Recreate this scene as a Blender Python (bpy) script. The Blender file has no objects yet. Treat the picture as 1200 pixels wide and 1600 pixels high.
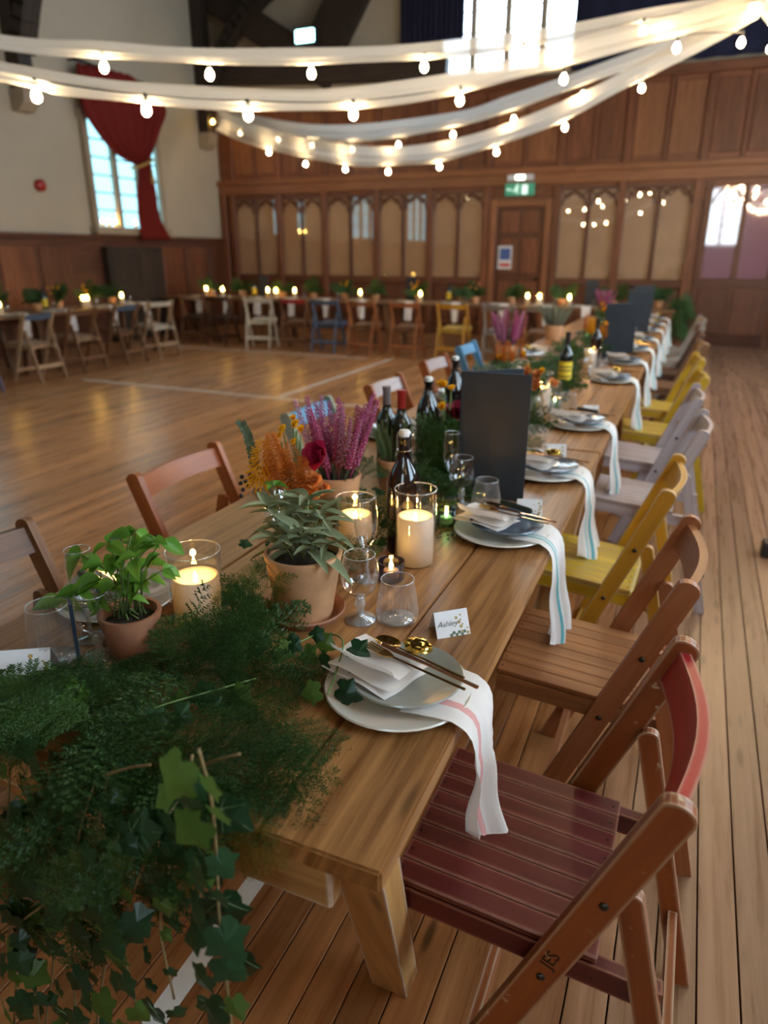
import bpy, bmesh, math, random
import numpy as np
from mathutils import Vector, Matrix
random.seed(7)
sc = bpy.context.scene
COL = sc.collection
PI = math.pi

# ------------------------------------------------------------------ camera
F_PX, PITCH, YAW, CAM_H = 1090.0, math.radians(20.38), math.radians(23.27), 1.5
_F = Vector((-math.sin(YAW)*math.cos(PITCH), math.cos(YAW)*math.cos(PITCH), -math.sin(PITCH)))
_R = Vector((math.cos(YAW), math.sin(YAW), 0))
_U = _R.cross(_F)
_O = Vector((0, 0, CAM_H))
cd = bpy.data.cameras.new('camera'); cam = bpy.data.objects.new('camera', cd); COL.objects.link(cam)
m = Matrix((( _R.x, _U.x, -_F.x, 0), (_R.y, _U.y, -_F.y, 0), (_R.z, _U.z, -_F.z, 0), (0, 0, 0, 1)))
m.translation = _O
cam.matrix_world = m
cd.sensor_width = 36; cd.lens = F_PX*36/1600; cd.clip_start = .02; cd.clip_end = 100
cd.dof.use_dof = True; cd.dof.focus_distance = 1.36; cd.dof.aperture_fstop = 2.5
sc.camera = cam
# ------------------------------------------------------------------ world, exposure
w = bpy.data.worlds.new('world'); sc.world = w; w.use_nodes = True
w.node_tree.nodes['Background'].inputs[0].default_value = (.55, .75, 1, 1)
w.node_tree.nodes['Background'].inputs[1].default_value = .6
vs = sc.view_settings
vs.view_transform = 'Standard'; vs.look = 'None'; vs.gamma = 1; vs.use_curve_mapping = False
vs.exposure = 1.04
try:
    sc.cycles.max_bounces = 8; sc.cycles.transparent_max_bounces = 16; sc.cycles.sample_clamp_indirect = 4
    sc.cycles.caustics_reflective = False; sc.cycles.caustics_refractive = False
except Exception: pass
WINDOW_LIGHT = 7.0        # daylight behind the window panes
BULB_LIGHT = 92.0
FLAME_LIGHT = 60.0

# ------------------------------------------------------------------ pixel helpers (a pixel gives a direction; depth from what it touches)
def ray(px, py): return _F + _R*((px-600)/F_PX) + _U*((800-py)/F_PX)
def atz(px, py, z):
    d = ray(px, py); return _O + d*((z-CAM_H)/d.z)
def atY(px, py, Y):
    d = ray(px, py); return _O + d*(Y/d.y)
def atX(px, py, X):
    d = ray(px, py); return _O + d*(X/d.x)
def atplane(px, py, P, n):
    d = ray(px, py); return _O + d*((P-_O).dot(n)/d.dot(n))

# ------------------------------------------------------------------ object helpers
def tag(o, label=None, cat=None, group=None, kind=None):
    if label: o['label'] = label
    if cat: o['category'] = cat
    if group: o['group'] = group
    if kind: o['kind'] = kind
    return o
def thing(name, label, cat, loc=(0, 0, 0), rz=0, group=None):
    o = bpy.data.objects.new(name, None); COL.objects.link(o)
    o.empty_display_size = .05
    o.location = loc; o.rotation_euler = (0, 0, rz)
    return tag(o, label, cat, group)
def children_of(o): return [c for c in o.children]
def copy_tree(o, parent=None):
    c = o.copy(); COL.objects.link(c); c.parent = parent
    for ch in children_of(o): copy_tree(ch, c)
    return c
def place(o, loc, rz=0, label=None, group=None, scale=None):
    o.location = loc; o.rotation_euler = (0, 0, rz)
    if scale: o.scale = (scale,)*3
    return tag(o, label, None, group)
def auto_uv(me, axis):
    uv = me.uv_layers.new(name='UVMap')
    n = len(me.loops)
    if n == 0: return
    co = np.empty(len(me.vertices)*3); me.vertices.foreach_get('co', co); co = co.reshape(-1, 3)
    vi = np.empty(n, int); me.loops.foreach_get('vertex_index', vi)
    if axis is None:
        ext = co.max(0)-co.min(0); axis = np.eye(3)[int(np.argmax(ext))]
    axis = np.array(axis, float); axis /= np.linalg.norm(axis)
    nr = np.empty(len(me.polygons)*3); me.polygons.foreach_get('normal', nr); nr = nr.reshape(-1, 3)
    tot = np.empty(len(me.polygons), int); me.polygons.foreach_get('loop_total', tot)
    ln = np.repeat(nr, tot, axis=0)
    t = np.cross(ln, axis); tl = np.linalg.norm(t, axis=1, keepdims=True)
    alt = np.cross(axis, [0.31, .52, .79]); alt /= np.linalg.norm(alt)
    t = np.where(tl > 1e-3, t/np.maximum(tl, 1e-9), alt)
    p = co[vi]
    out = np.stack([p@axis, (p*t).sum(1)], 1)
    uv.data.foreach_set('uv', out.ravel())
def link(name, me, mat, parent=None, loc=None, rot=None, kind=None):
    o = bpy.data.objects.new(name, me); COL.objects.link(o)
    if mat and not me.materials: me.materials.append(mat)
    if parent: o.parent = parent
    if loc is not None: o.location = loc
    if rot is not None: o.rotation_euler = rot
    if kind: o['kind'] = kind
    return o
def mesh_bm(name, bm, mat, axis=None, smooth=False, bevel=0, seg=1):
    if bevel:
        bmesh.ops.bevel(bm, geom=[e for e in bm.edges if len(e.link_faces) == 2 and e.calc_face_angle(0) > .6], offset=bevel, segments=seg, affect='EDGES', clamp_overlap=True)
    bmesh.ops.recalc_face_normals(bm, faces=bm.faces)
    me = bpy.data.meshes.new(name); bm.to_mesh(me); bm.free()
    if smooth:
        me.polygons.foreach_set('use_smooth', [True]*len(me.polygons))
        if smooth != 'all':
            try: me.set_sharp_from_angle(angle=smooth if isinstance(smooth, float) else .7)
            except Exception: pass
    auto_uv(me, axis)
    if mat: me.materials.append(mat)
    return me
def obj(name, bm, mat, parent=None, axis=None, smooth=False, bevel=0, seg=1, loc=None, rot=None, kind=None):
    return link(name, mesh_bm(name, bm, mat, axis, smooth, bevel, seg), mat, parent, loc, rot, kind)
def pyobj(name, verts, faces, mat, parent=None, axis=None, smooth=False, loc=None, rot=None, kind=None):
    return link(name, pymesh(name, verts, faces, mat, axis, smooth), mat, parent, loc, rot, kind)
def pymesh(name, verts, faces, mat, axis=None, smooth=False):
    me = bpy.data.meshes.new(name); me.from_pydata([tuple(v) for v in verts], [], faces); me.update()
    if smooth: me.polygons.foreach_set('use_smooth', [True]*len(me.polygons))
    auto_uv(me, axis)
    if mat: me.materials.append(mat)
    return me
B = bmesh.new
def box(bm, c, s, rz=0, M=None):
    T = Matrix.Translation(c) @ Matrix.Rotation(rz, 4, 'Z') @ Matrix.Diagonal((s[0], s[1], s[2], 1))
    if M: T = M @ T
    bmesh.ops.create_cube(bm, size=1, matrix=T); return bm
def boxb(c, s, rz=0): return box(B(), c, s, rz)
def span(x0, x1, y0, y1, z0, z1): return boxb(((x0+x1)/2, (y0+y1)/2, (z0+z1)/2), (abs(x1-x0), abs(y1-y0), abs(z1-z0)))
def prism(bm, pts, d, plane='xz', c=0):
    """outline pts in a plane, extruded by d about c on the remaining axis"""
    def mk(p, k):
        if plane == 'xz': return (p[0], k, p[1])
        if plane == 'yz': return (k, p[0], p[1])
        return (p[0], p[1], k)
    a = [bm.verts.new(mk(p, c-d/2)) for p in pts]; b = [bm.verts.new(mk(p, c+d/2)) for p in pts]
    n = len(pts)
    bm.faces.new(a[::-1]); bm.faces.new(b)
    for i in range(n): bm.faces.new((a[i], a[(i+1) % n], b[(i+1) % n], b[i]))
    return bm
def frame_of(t, up=None):
    t = t.normalized(); up = up or (Vector((0, 0, 1)) if abs(t.z) < .95 else Vector((1, 0, 0)))
    n = t.cross(up).normalized(); return n, n.cross(t).normalized()
def tube(bm, pts, r, seg=6, cap=True, flat=1.0):
    pts = [Vector(p) for p in pts]; rings = []
    prev = None
    for i, p in enumerate(pts):
        t = pts[min(i+1, len(pts)-1)]-pts[max(i-1, 0)]
        if prev is None: n, b = frame_of(t)
        else:
            n = (prev - t.normalized()*prev.dot(t.normalized()))
            n = n.normalized() if n.length > 1e-6 else frame_of(t)[0]; b = n.cross(t.normalized())
        prev = n
        rr = r[i] if isinstance(r, (list, tuple)) else r
        rings.append([bm.verts.new(p + n*(rr*math.cos(2*PI*k/seg)) + b*(rr*flat*math.sin(2*PI*k/seg))) for k in range(seg)])
    for a, c in zip(rings, rings[1:]):
        for k in range(seg): bm.faces.new((a[k], a[(k+1) % seg], c[(k+1) % seg], c[k]))
    if cap:
        bm.faces.new(rings[0][::-1]); bm.faces.new(rings[-1])
    return bm
def beam(bm, p0, p1, wd, th, up=(0, 0, 1)):
    p0, p1 = Vector(p0), Vector(p1); t = p1-p0
    n, b = frame_of(t, Vector(up))
    vs_ = []
    for p in (p0, p1):
        vs_.append([bm.verts.new(p + n*sx*wd/2 + b*sy*th/2) for sx, sy in ((-1, -1), (1, -1), (1, 1), (-1, 1))])
    a, c = vs_
    for k in range(4): bm.faces.new((a[k], a[(k+1) % 4], c[(k+1) % 4], c[k]))
    bm.faces.new(a[::-1]); bm.faces.new(c)
    return bm
def lathe(bm, prof, seg=24, cap0=False, cap1=False, c=(0, 0, 0)):
    rings = []
    for r, z in prof:
        if r < 1e-5: rings.append([bm.verts.new((c[0], c[1], c[2]+z))])
        else: rings.append([bm.verts.new((c[0]+r*math.cos(2*PI*k/seg), c[1]+r*math.sin(2*PI*k/seg), c[2]+z)) for k in range(seg)])
    for a, b in zip(rings, rings[1:]):
        for k in range(seg):
            k2 = (k+1) % seg
            if len(a) == 1 and len(b) == 1: continue
            if len(a) == 1: bm.faces.new((a[0], b[k], b[k2]))
            elif len(b) == 1: bm.faces.new((a[k], b[0], a[k2]))
            else: bm.faces.new((a[k], a[k2], b[k2], b[k]))
    if cap0 and len(rings[0]) > 1: bm.faces.new(rings[0][::-1])
    if cap1 and len(rings[-1]) > 1: bm.faces.new(rings[-1])
    return bm
def ball(bm, c, r, u=8, v=6, s=(1, 1, 1)):
    bmesh.ops.create_uvsphere(bm, u_segments=u, v_segments=v, radius=r, matrix=Matrix.Translation(c) @ Matrix.Diagonal((s[0], s[1], s[2], 1)))
    return bm
def catmull(P, n):
    P = [Vector(p) for p in P]; out = []
    Q = [P[0]*2-P[1]] + P + [P[-1]*2-P[-2]]
    for i in range(1, len(Q)-2):
        for k in range(n):
            t = k/n; a, b, c, d = Q[i-1:i+3]
            out.append(.5*((2*b)+(c-a)*t+(2*a-5*b+4*c-d)*t*t+(3*b-a-3*c+d)*t**3))
    return out+[P[-1]]
ORD = ['first', 'second', 'third', 'fourth', 'fifth', 'sixth', 'seventh', 'eighth', 'ninth', 'tenth', 'eleventh', 'twelfth', 'thirteenth', 'fourteenth', 'fifteenth', 'sixteenth', 'seventeenth', 'eighteenth', 'nineteenth', 'twentieth']

# ------------------------------------------------------------------ materials
def nodes(name):
    mt = bpy.data.materials.new(name); mt.use_nodes = True
    nt = mt.node_tree; return mt, nt, nt.nodes['Principled BSDF']
def N(nt, t, **k):
    n = nt.nodes.new(t)
    for a, b in k.items(): setattr(n, a, b)
    return n
def plain(name, col, rough=.5, metal=0, emit=None, es=0, spec=None, sheen=0, coat=0, var=0, scale=20, bump=0, sub=0):
    mt, nt, p = nodes(name)
    p.inputs['Base Color'].default_value = (*col, 1); p.inputs['Roughness'].default_value = rough; p.inputs['Metallic'].default_value = metal
    if spec is not None: p.inputs['Specular IOR Level'].default_value = spec
    if emit: p.inputs['Emission Color'].default_value = (*emit, 1); p.inputs['Emission Strength'].default_value = es
    if sheen: p.inputs['Sheen Weight'].default_value = sheen
    if coat: p.inputs['Coat Weight'].default_value = coat
    if sub: p.inputs['Subsurface Weight'].default_value = sub; p.inputs['Subsurface Radius'].default_value = (.02, .01, .006)
    if var or bump:
        tc = N(nt, 'ShaderNodeTexCoord'); no = N(nt, 'ShaderNodeTexNoise'); no.inputs['Scale'].default_value = scale; no.inputs['Detail'].default_value = 5
        oi = N(nt, 'ShaderNodeObjectInfo'); va = N(nt, 'ShaderNodeVectorMath', operation='ADD')
        nt.links.new(tc.outputs['Object'], va.inputs[0]); nt.links.new(oi.outputs['Random'], va.inputs[1])
        nt.links.new(va.outputs[0], no.inputs['Vector'])
        if var:
            r = N(nt, 'ShaderNodeValToRGB')
            r.color_ramp.elements[0].position = .3; r.color_ramp.elements[1].position = .7
            r.color_ramp.elements[0].color = (*[max(0, c*(1-var)) for c in col], 1); r.color_ramp.elements[1].color = (*[min(1, c*(1+var)) for c in col], 1)
            nt.links.new(no.outputs['Fac'], r.inputs[0]); nt.links.new(r.outputs[0], p.inputs['Base Color'])
        if bump:
            b = N(nt, 'ShaderNodeBump'); b.inputs['Strength'].default_value = bump; b.inputs['Distance'].default_value = .002
            nt.links.new(no.outputs['Fac'], b.inputs['Height']); nt.links.new(b.outputs[0], p.inputs['Normal'])
    return mt
def wood(name, dark, light, rough=.45, su=2.5, sv=45, knots=0.0, rnd=.25, chip=None, chip_amt=.5, alt=None, spec=.5, bump=.15):
    """grain along UV.u; per-object random offset and brightness; optional chipped edges showing another colour"""
    mt, nt, p = nodes(name); L = nt.links.new
    tc = N(nt, 'ShaderNodeTexCoord'); oi = N(nt, 'ShaderNodeObjectInfo')
    mp = N(nt, 'ShaderNodeMapping'); mp.inputs['Scale'].default_value = (su, sv, 1); L(tc.outputs['UV'], mp.inputs['Vector'])
    mul = N(nt, 'ShaderNodeMath', operation='MULTIPLY'); mul.inputs[1].default_value = 173.0; L(oi.outputs['Random'], mul.inputs[0])
    va = N(nt, 'ShaderNodeVectorMath', operation='ADD'); L(mp.outputs[0], va.inputs[0]); L(mul.outputs[0], va.inputs[1])
    no = N(nt, 'ShaderNodeTexNoise'); no.inputs['Scale'].default_value = 1.0; no.inputs['Detail'].default_value = 6; no.inputs['Roughness'].default_value = .62; no.inputs['Distortion'].default_value = .35
    L(va.outputs[0], no.inputs['Vector'])
    r = N(nt, 'ShaderNodeValToRGB'); r.color_ramp.elements[0].position = .32; r.color_ramp.elements[1].position = .68
    r.color_ramp.elements[0].color = (*dark, 1); r.color_ramp.elements[1].color = (*light, 1); L(no.outputs['Fac'], r.inputs[0])
    out = r.outputs[0]
    # broad patches
    n2 = N(nt, 'ShaderNodeTexNoise'); n2.inputs['Scale'].default_value = .12; n2.inputs['Detail'].default_value = 2; L(va.outputs[0], n2.inputs['Vector'])
    mr = N(nt, 'ShaderNodeMapRange'); mr.inputs['From Min'].default_value = .3; mr.inputs['From Max'].default_value = .7; mr.inputs['To Min'].default_value = .82; mr.inputs['To Max'].default_value = 1.15; L(n2.outputs['Fac'], mr.inputs['Value'])
    rr = N(nt, 'ShaderNodeMapRange'); rr.inputs['To Min'].default_value = 1-rnd; rr.inputs['To Max'].default_value = 1+rnd; L(oi.outputs['Random'], rr.inputs['Value'])
    mm = N(nt, 'ShaderNodeMath', operation='MULTIPLY'); L(mr.outputs[0], mm.inputs[0]); L(rr.outputs[0], mm.inputs[1])
    hs = N(nt, 'ShaderNodeHueSaturation'); L(out, hs.inputs['Color']); L(mm.outputs[0], hs.inputs['Value']); out = hs.outputs[0]
    if alt:   # hall's dim and bright floor zones put into board colour, plus aisle wear: [(x, colour multiplier), ...]
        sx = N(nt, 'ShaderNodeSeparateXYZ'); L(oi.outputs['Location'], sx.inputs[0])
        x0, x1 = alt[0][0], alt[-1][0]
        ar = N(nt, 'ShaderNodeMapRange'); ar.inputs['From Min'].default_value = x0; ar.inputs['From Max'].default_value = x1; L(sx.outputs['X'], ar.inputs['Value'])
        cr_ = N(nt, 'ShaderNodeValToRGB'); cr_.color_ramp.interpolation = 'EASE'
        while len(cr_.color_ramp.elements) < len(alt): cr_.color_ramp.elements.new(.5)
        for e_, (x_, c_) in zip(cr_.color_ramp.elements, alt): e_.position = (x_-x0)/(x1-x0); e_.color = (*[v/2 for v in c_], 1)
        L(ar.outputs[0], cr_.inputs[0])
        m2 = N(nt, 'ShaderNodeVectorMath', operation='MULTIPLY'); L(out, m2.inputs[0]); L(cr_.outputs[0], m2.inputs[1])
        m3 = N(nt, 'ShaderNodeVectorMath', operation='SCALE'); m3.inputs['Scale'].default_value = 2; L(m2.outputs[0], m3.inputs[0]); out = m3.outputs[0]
    if knots:
        mk = N(nt, 'ShaderNodeMapping'); mk.inputs['Scale'].default_value = (2.2, 11, 1); L(tc.outputs['UV'], mk.inputs['Vector'])
        vk = N(nt, 'ShaderNodeVectorMath', operation='ADD'); L(mk.outputs[0], vk.inputs[0]); L(mul.outputs[0], vk.inputs[1])
        vo = N(nt, 'ShaderNodeTexVoronoi'); vo.inputs['Scale'].default_value = 1; vo.inputs['Randomness'].default_value = 1; L(vk.outputs[0], vo.inputs['Vector'])
        kr = N(nt, 'ShaderNodeMapRange', interpolation_type='SMOOTHSTEP'); kr.inputs['From Min'].default_value = .05; kr.inputs['From Max'].default_value = .16; kr.inputs['To Min'].default_value = knots; kr.inputs['To Max'].default_value = 0; L(vo.outputs['Distance'], kr.inputs['Value'])
        mk2 = N(nt, 'ShaderNodeMix', data_type='RGBA'); L(kr.outputs[0], mk2.inputs['Factor']); L(out, mk2.inputs['A']); mk2.inputs['B'].default_value = (*[c*.25 for c in dark], 1); out = mk2.outputs['Result']
    if chip:
        bv = N(nt, 'ShaderNodeBevel'); bv.inputs['Radius'].default_value = .009; bv.samples = 4
        ge = N(nt, 'ShaderNodeNewGeometry'); dt = N(nt, 'ShaderNodeVectorMath', operation='DOT_PRODUCT'); L(bv.outputs[0], dt.inputs[0]); L(ge.outputs['Normal'], dt.inputs[1])
        e = N(nt, 'ShaderNodeMapRange'); e.inputs['From Min'].default_value = .985; e.inputs['From Max'].default_value = .90; L(dt.outputs['Value'], e.inputs['Value'])
        n3 = N(nt, 'ShaderNodeTexNoise'); n3.inputs['Scale'].default_value = 38; n3.inputs['Detail'].default_value = 4; L(tc.outputs['Object'], n3.inputs['Vector'])
        ad = N(nt, 'ShaderNodeMath', operation='MULTIPLY_ADD'); ad.inputs[1].default_value = .75; L(e.outputs[0], ad.inputs[0]); L(n3.outputs['Fac'], ad.inputs[2])
        cr = N(nt, 'ShaderNodeMapRange'); th = 1.02-.32*chip_amt; cr.inputs['From Min'].default_value = th-.08; cr.inputs['From Max'].default_value = th; L(ad.outputs[0], cr.inputs['Value'])
        cm = N(nt, 'ShaderNodeMix', data_type='RGBA'); L(cr.outputs[0], cm.inputs['Factor']); L(out, cm.inputs['A']); cm.inputs['B'].default_value = (*chip, 1); out = cm.outputs['Result']
    L(out, p.inputs['Base Color'])
    ru = N(nt, 'ShaderNodeMapRange'); ru.inputs['To Min'].default_value = rough-.08; ru.inputs['To Max'].default_value = rough+.12; L(no.outputs['Fac'], ru.inputs['Value']); L(ru.outputs[0], p.inputs['Roughness'])
    p.inputs['Specular IOR Level'].default_value = spec
    if bump:
        b = N(nt, 'ShaderNodeBump'); b.inputs['Strength'].default_value = bump; b.inputs['Distance'].default_value = .001; L(no.outputs['Fac'], b.inputs['Height']); L(b.outputs[0], p.inputs['Normal'])
    return mt
def thin_glass(name, tint=(1, 1, 1), ior=1.5, rough=0.0, milky=0, refl=1.0):
    """a pane or thin wall: clear straight through, Schlick reflection alike from both faces"""
    mt = bpy.data.materials.new(name); mt.use_nodes = True; nt = mt.node_tree; nt.nodes.clear(); L = nt.links.new
    out = N(nt, 'ShaderNodeOutputMaterial'); tr = N(nt, 'ShaderNodeBsdfTransparent'); tr.inputs[0].default_value = (*tint, 1)
    gl = N(nt, 'ShaderNodeBsdfGlossy'); gl.inputs['Roughness'].default_value = rough; gl.inputs[0].default_value = (1, 1, 1, 1)
    ge = N(nt, 'ShaderNodeNewGeometry'); dt = N(nt, 'ShaderNodeVectorMath', operation='DOT_PRODUCT'); L(ge.outputs['Incoming'], dt.inputs[0]); L(ge.outputs['Normal'], dt.inputs[1])
    ab = N(nt, 'ShaderNodeMath', operation='ABSOLUTE'); L(dt.outputs['Value'], ab.inputs[0])
    om = N(nt, 'ShaderNodeMath', operation='SUBTRACT'); om.inputs[0].default_value = 1; L(ab.outputs[0], om.inputs[1])
    pw = N(nt, 'ShaderNodeMath', operation='POWER'); pw.inputs[1].default_value = 3.2; L(om.outputs[0], pw.inputs[0])
    r0 = ((ior-1)/(ior+1))**2*2.0
    mu = N(nt, 'ShaderNodeMath', operation='MULTIPLY_ADD', use_clamp=True); mu.inputs[1].default_value = (1-r0)*refl*.8; mu.inputs[2].default_value = r0*refl; L(pw.outputs[0], mu.inputs[0])
    mx = N(nt, 'ShaderNodeMixShader'); L(mu.outputs[0], mx.inputs[0]); L(tr.outputs[0], mx.inputs[1]); L(gl.outputs[0], mx.inputs[2])
    last = mx.outputs[0]
    if milky:
        df = N(nt, 'ShaderNodeBsdfDiffuse'); df.inputs[0].default_value = (.85, .87, .9, 1)
        m2 = N(nt, 'ShaderNodeMixShader'); m2.inputs[0].default_value = milky; L(last, m2.inputs[1]); L(df.outputs[0], m2.inputs[2]); last = m2.outputs[0]
    L(last, out.inputs[0]); return mt
def leafmat(name, dark, light, trans=.35, rough=.45, scale=30):
    mt = bpy.data.materials.new(name); mt.use_nodes = True; nt = mt.node_tree; L = nt.links.new; p = nt.nodes['Principled BSDF']; out = nt.nodes['Material Output']
    oi = N(nt, 'ShaderNodeObjectInfo'); tc = N(nt, 'ShaderNodeTexCoord'); no = N(nt, 'ShaderNodeTexNoise'); no.inputs['Scale'].default_value = scale; no.inputs['Detail'].default_value = 3; L(tc.outputs['Object'], no.inputs['Vector'])
    ad = N(nt, 'ShaderNodeMath', operation='MULTIPLY_ADD'); ad.inputs[1].default_value = .6; L(oi.outputs['Random'], ad.inputs[0]); mu = N(nt, 'ShaderNodeMath', operation='MULTIPLY'); mu.inputs[1].default_value = .5; L(no.outputs['Fac'], mu.inputs[0]); L(mu.outputs[0], ad.inputs[2])
    mx = N(nt, 'ShaderNodeMix', data_type='RGBA'); L(ad.outputs[0], mx.inputs['Factor']); mx.inputs['A'].default_value = (*dark, 1); mx.inputs['B'].default_value = (*light, 1)
    L(mx.outputs['Result'], p.inputs['Base Color']); p.inputs['Roughness'].default_value = rough; p.inputs['Specular IOR Level'].default_value = .3
    if trans:
        tr = N(nt, 'ShaderNodeBsdfTranslucent'); L(mx.outputs['Result'], tr.inputs[0]); ms = N(nt, 'ShaderNodeMixShader'); ms.inputs[0].default_value = trans
        L(p.outputs[0], ms.inputs[1]); L(tr.outputs[0], ms.inputs[2]); L(ms.outputs[0], out.inputs[0])
    return mt
def cloth(name, col, trans=.25, rough=.8, stripe=None, alpha=1.0):
    """stripe: list of (v0, v1, colour) over UV.v"""
    mt = bpy.data.materials.new(name); mt.use_nodes = True; nt = mt.node_tree; L = nt.links.new; p = nt.nodes['Principled BSDF']; out = nt.nodes['Material Output']
    p.inputs['Roughness'].default_value = rough; p.inputs['Specular IOR Level'].default_value = .15
    rgb = N(nt, 'ShaderNodeRGB'); rgb.outputs[0].default_value = (*col, 1); c = rgb.outputs[0]
    if stripe:
        at = N(nt, 'ShaderNodeAttribute'); at.attribute_name = 'across'
        for v0, v1, sc_ in stripe:
            a = N(nt, 'ShaderNodeMath', operation='GREATER_THAN'); a.inputs[1].default_value = v0; L(at.outputs['Fac'], a.inputs[0])
            b = N(nt, 'ShaderNodeMath', operation='LESS_THAN'); b.inputs[1].default_value = v1; L(at.outputs['Fac'], b.inputs[0])
            ml = N(nt, 'ShaderNodeMath', operation='MULTIPLY'); L(a.outputs[0], ml.inputs[0]); L(b.outputs[0], ml.inputs[1])
            mx = N(nt, 'ShaderNodeMix', data_type='RGBA'); L(ml.outputs[0], mx.inputs['Factor']); L(c, mx.inputs['A']); mx.inputs['B'].default_value = (*sc_, 1); c = mx.outputs['Result']
    L(c, p.inputs['Base Color'])
    tr = N(nt, 'ShaderNodeBsdfTranslucent'); L(c, tr.inputs[0]); ms = N(nt, 'ShaderNodeMixShader'); ms.inputs[0].default_value = trans; L(p.outputs[0], ms.inputs[1]); L(tr.outputs[0], ms.inputs[2])
    last = ms.outputs[0]
    if alpha < 1:
        tp = N(nt, 'ShaderNodeBsdfTransparent'); m2 = N(nt, 'ShaderNodeMixShader'); m2.inputs[0].default_value = alpha; L(tp.outputs[0], m2.inputs[1]); L(last, m2.inputs[2]); last = m2.outputs[0]
    L(last, out.inputs[0]); return mt
def emitter(name, col, s):
    mt = bpy.data.materials.new(name); mt.use_nodes = True; nt = mt.node_tree; nt.nodes.clear()
    e = N(nt, 'ShaderNodeEmission'); e.inputs[0].default_value = (*col, 1); e.inputs[1].default_value = s; o = N(nt, 'ShaderNodeOutputMaterial'); nt.links.new(e.outputs[0], o.inputs[0]); return mt

M = {}
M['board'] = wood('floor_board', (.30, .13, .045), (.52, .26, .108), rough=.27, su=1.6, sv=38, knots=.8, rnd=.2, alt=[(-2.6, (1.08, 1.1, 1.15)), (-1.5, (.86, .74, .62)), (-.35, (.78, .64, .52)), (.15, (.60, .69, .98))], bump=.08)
M['gap'] = plain('gap', (.02, .01, .006), .9)
M['paint_white'] = plain('white_line', (.78, .75, .70), .5, var=.08, scale=15)
M['cream'] = plain('cream_wall', (.52, .46, .36), .85, var=.05, scale=1.5)
M['panel'] = wood('panelling', (.12, .038, .017), (.25, .088, .038), rough=.4, su=2, sv=25, rnd=.15)
M['panel_dark'] = wood('dark_panelling', (.075, .024, .012), (.16, .055, .026), rough=.4, su=2, sv=25, rnd=.15)
M['panel_lite'] = wood('light_panelling', (.19, .068, .027), (.33, .13, .052), rough=.4, su=2, sv=25, rnd=.15)
M['timber'] = wood('dark_timber', (.018, .012, .009), (.05, .032, .022), rough=.6, su=2, sv=20)
M['blind'] = plain('tan_blind', (.52, .32, .18), .8, var=.08, scale=3)
M['pane'] = thin_glass('window_glass', (1, 1, 1), 1.45, 0)
M['pane_sky'] = emitter('daylight_pane', (.62, .82, 1.0), WINDOW_LIGHT)
M['pane_shade'] = emitter('shaded_side_pane', (.30, .66, .80), WINDOW_LIGHT*.2)
M['lead'] = plain('lead_came', (.05, .05, .055), .6)
M['stone'] = plain('stone', (.40, .33, .24), .9, var=.1, scale=4)
M['curtain'] = cloth('red_curtain', (.20, .022, .018), .08)
M['dark_curtain'] = cloth('dark_curtain', (.02, .022, .05), .05)
M['rope'] = plain('gold_rope', (.5, .33, .08), .5)
M['black'] = plain('black', (.012, .012, .013), .45)
M['iron'] = plain('black_iron', (.01, .01, .011), .4, metal=.6)
# ================================================================== THE HALL
XL, XR, YB, YF = -9.57, 3.6, 13.5, -4.0
def struct(name, bm, mat, axis=None, bevel=0, parent=None, smooth=False):
    o = obj(name, bm, mat, parent, axis, bevel=bevel, smooth=smooth)
    if not parent: o['kind'] = 'structure'
    return o
fl = struct('floor', span(XL, XR, YF, YB, -.06, -.016), M['gap'])
PITCHB = .0865
bw = boxb((0, 0, -.008), (PITCHB-.0034, YB-YF, .0165))
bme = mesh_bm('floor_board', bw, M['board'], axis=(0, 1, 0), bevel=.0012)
n = int((XR-XL)/PITCHB)
for i in range(n):
    x = XL+PITCHB*(i+.5)
    if x+PITCHB/2 > XR: break
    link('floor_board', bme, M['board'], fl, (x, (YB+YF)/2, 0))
# court lines taped on the floor
def line(p, q, wd, label):
    p, q = Vector(p), Vector(q); d = (q-p).normalized(); nn = Vector((-d.y, d.x, 0))*wd/2
    bm = B(); z0, z1 = .0004, .0012
    lo = [bm.verts.new(v+Vector((0, 0, z0))) for v in (p-nn, q-nn, q+nn, p+nn)]; hi = [bm.verts.new(v+Vector((0, 0, z1))) for v in (p-nn, q-nn, q+nn, p+nn)]
    bm.faces.new(hi); bm.faces.new(lo[::-1])
    for k in range(4): bm.faces.new((lo[k], lo[(k+1) % 4], hi[(k+1) % 4], hi[k]))
    tag(obj('floor_line', bm, M['paint_white']), label, 'floor marking', 'white court lines on the floor')
line((-.83, -1, 0), (-.83, 6.48, 0), .05, 'white floor line under the near end of the long table')
line((-4.11, 6.62, 0), (-4.11, 9.9, 0), .055, 'white floor line running towards the back wall from the crossing line')
line((-7.0, 6.62, 0), (-.8, 6.47, 0), .055, 'white floor line crossing the open dance floor')
line((-8.9, 9.75, 0), (-4.5, 9.75, 0), .055, 'faint white floor line before the chairs at the back wall')

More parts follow.
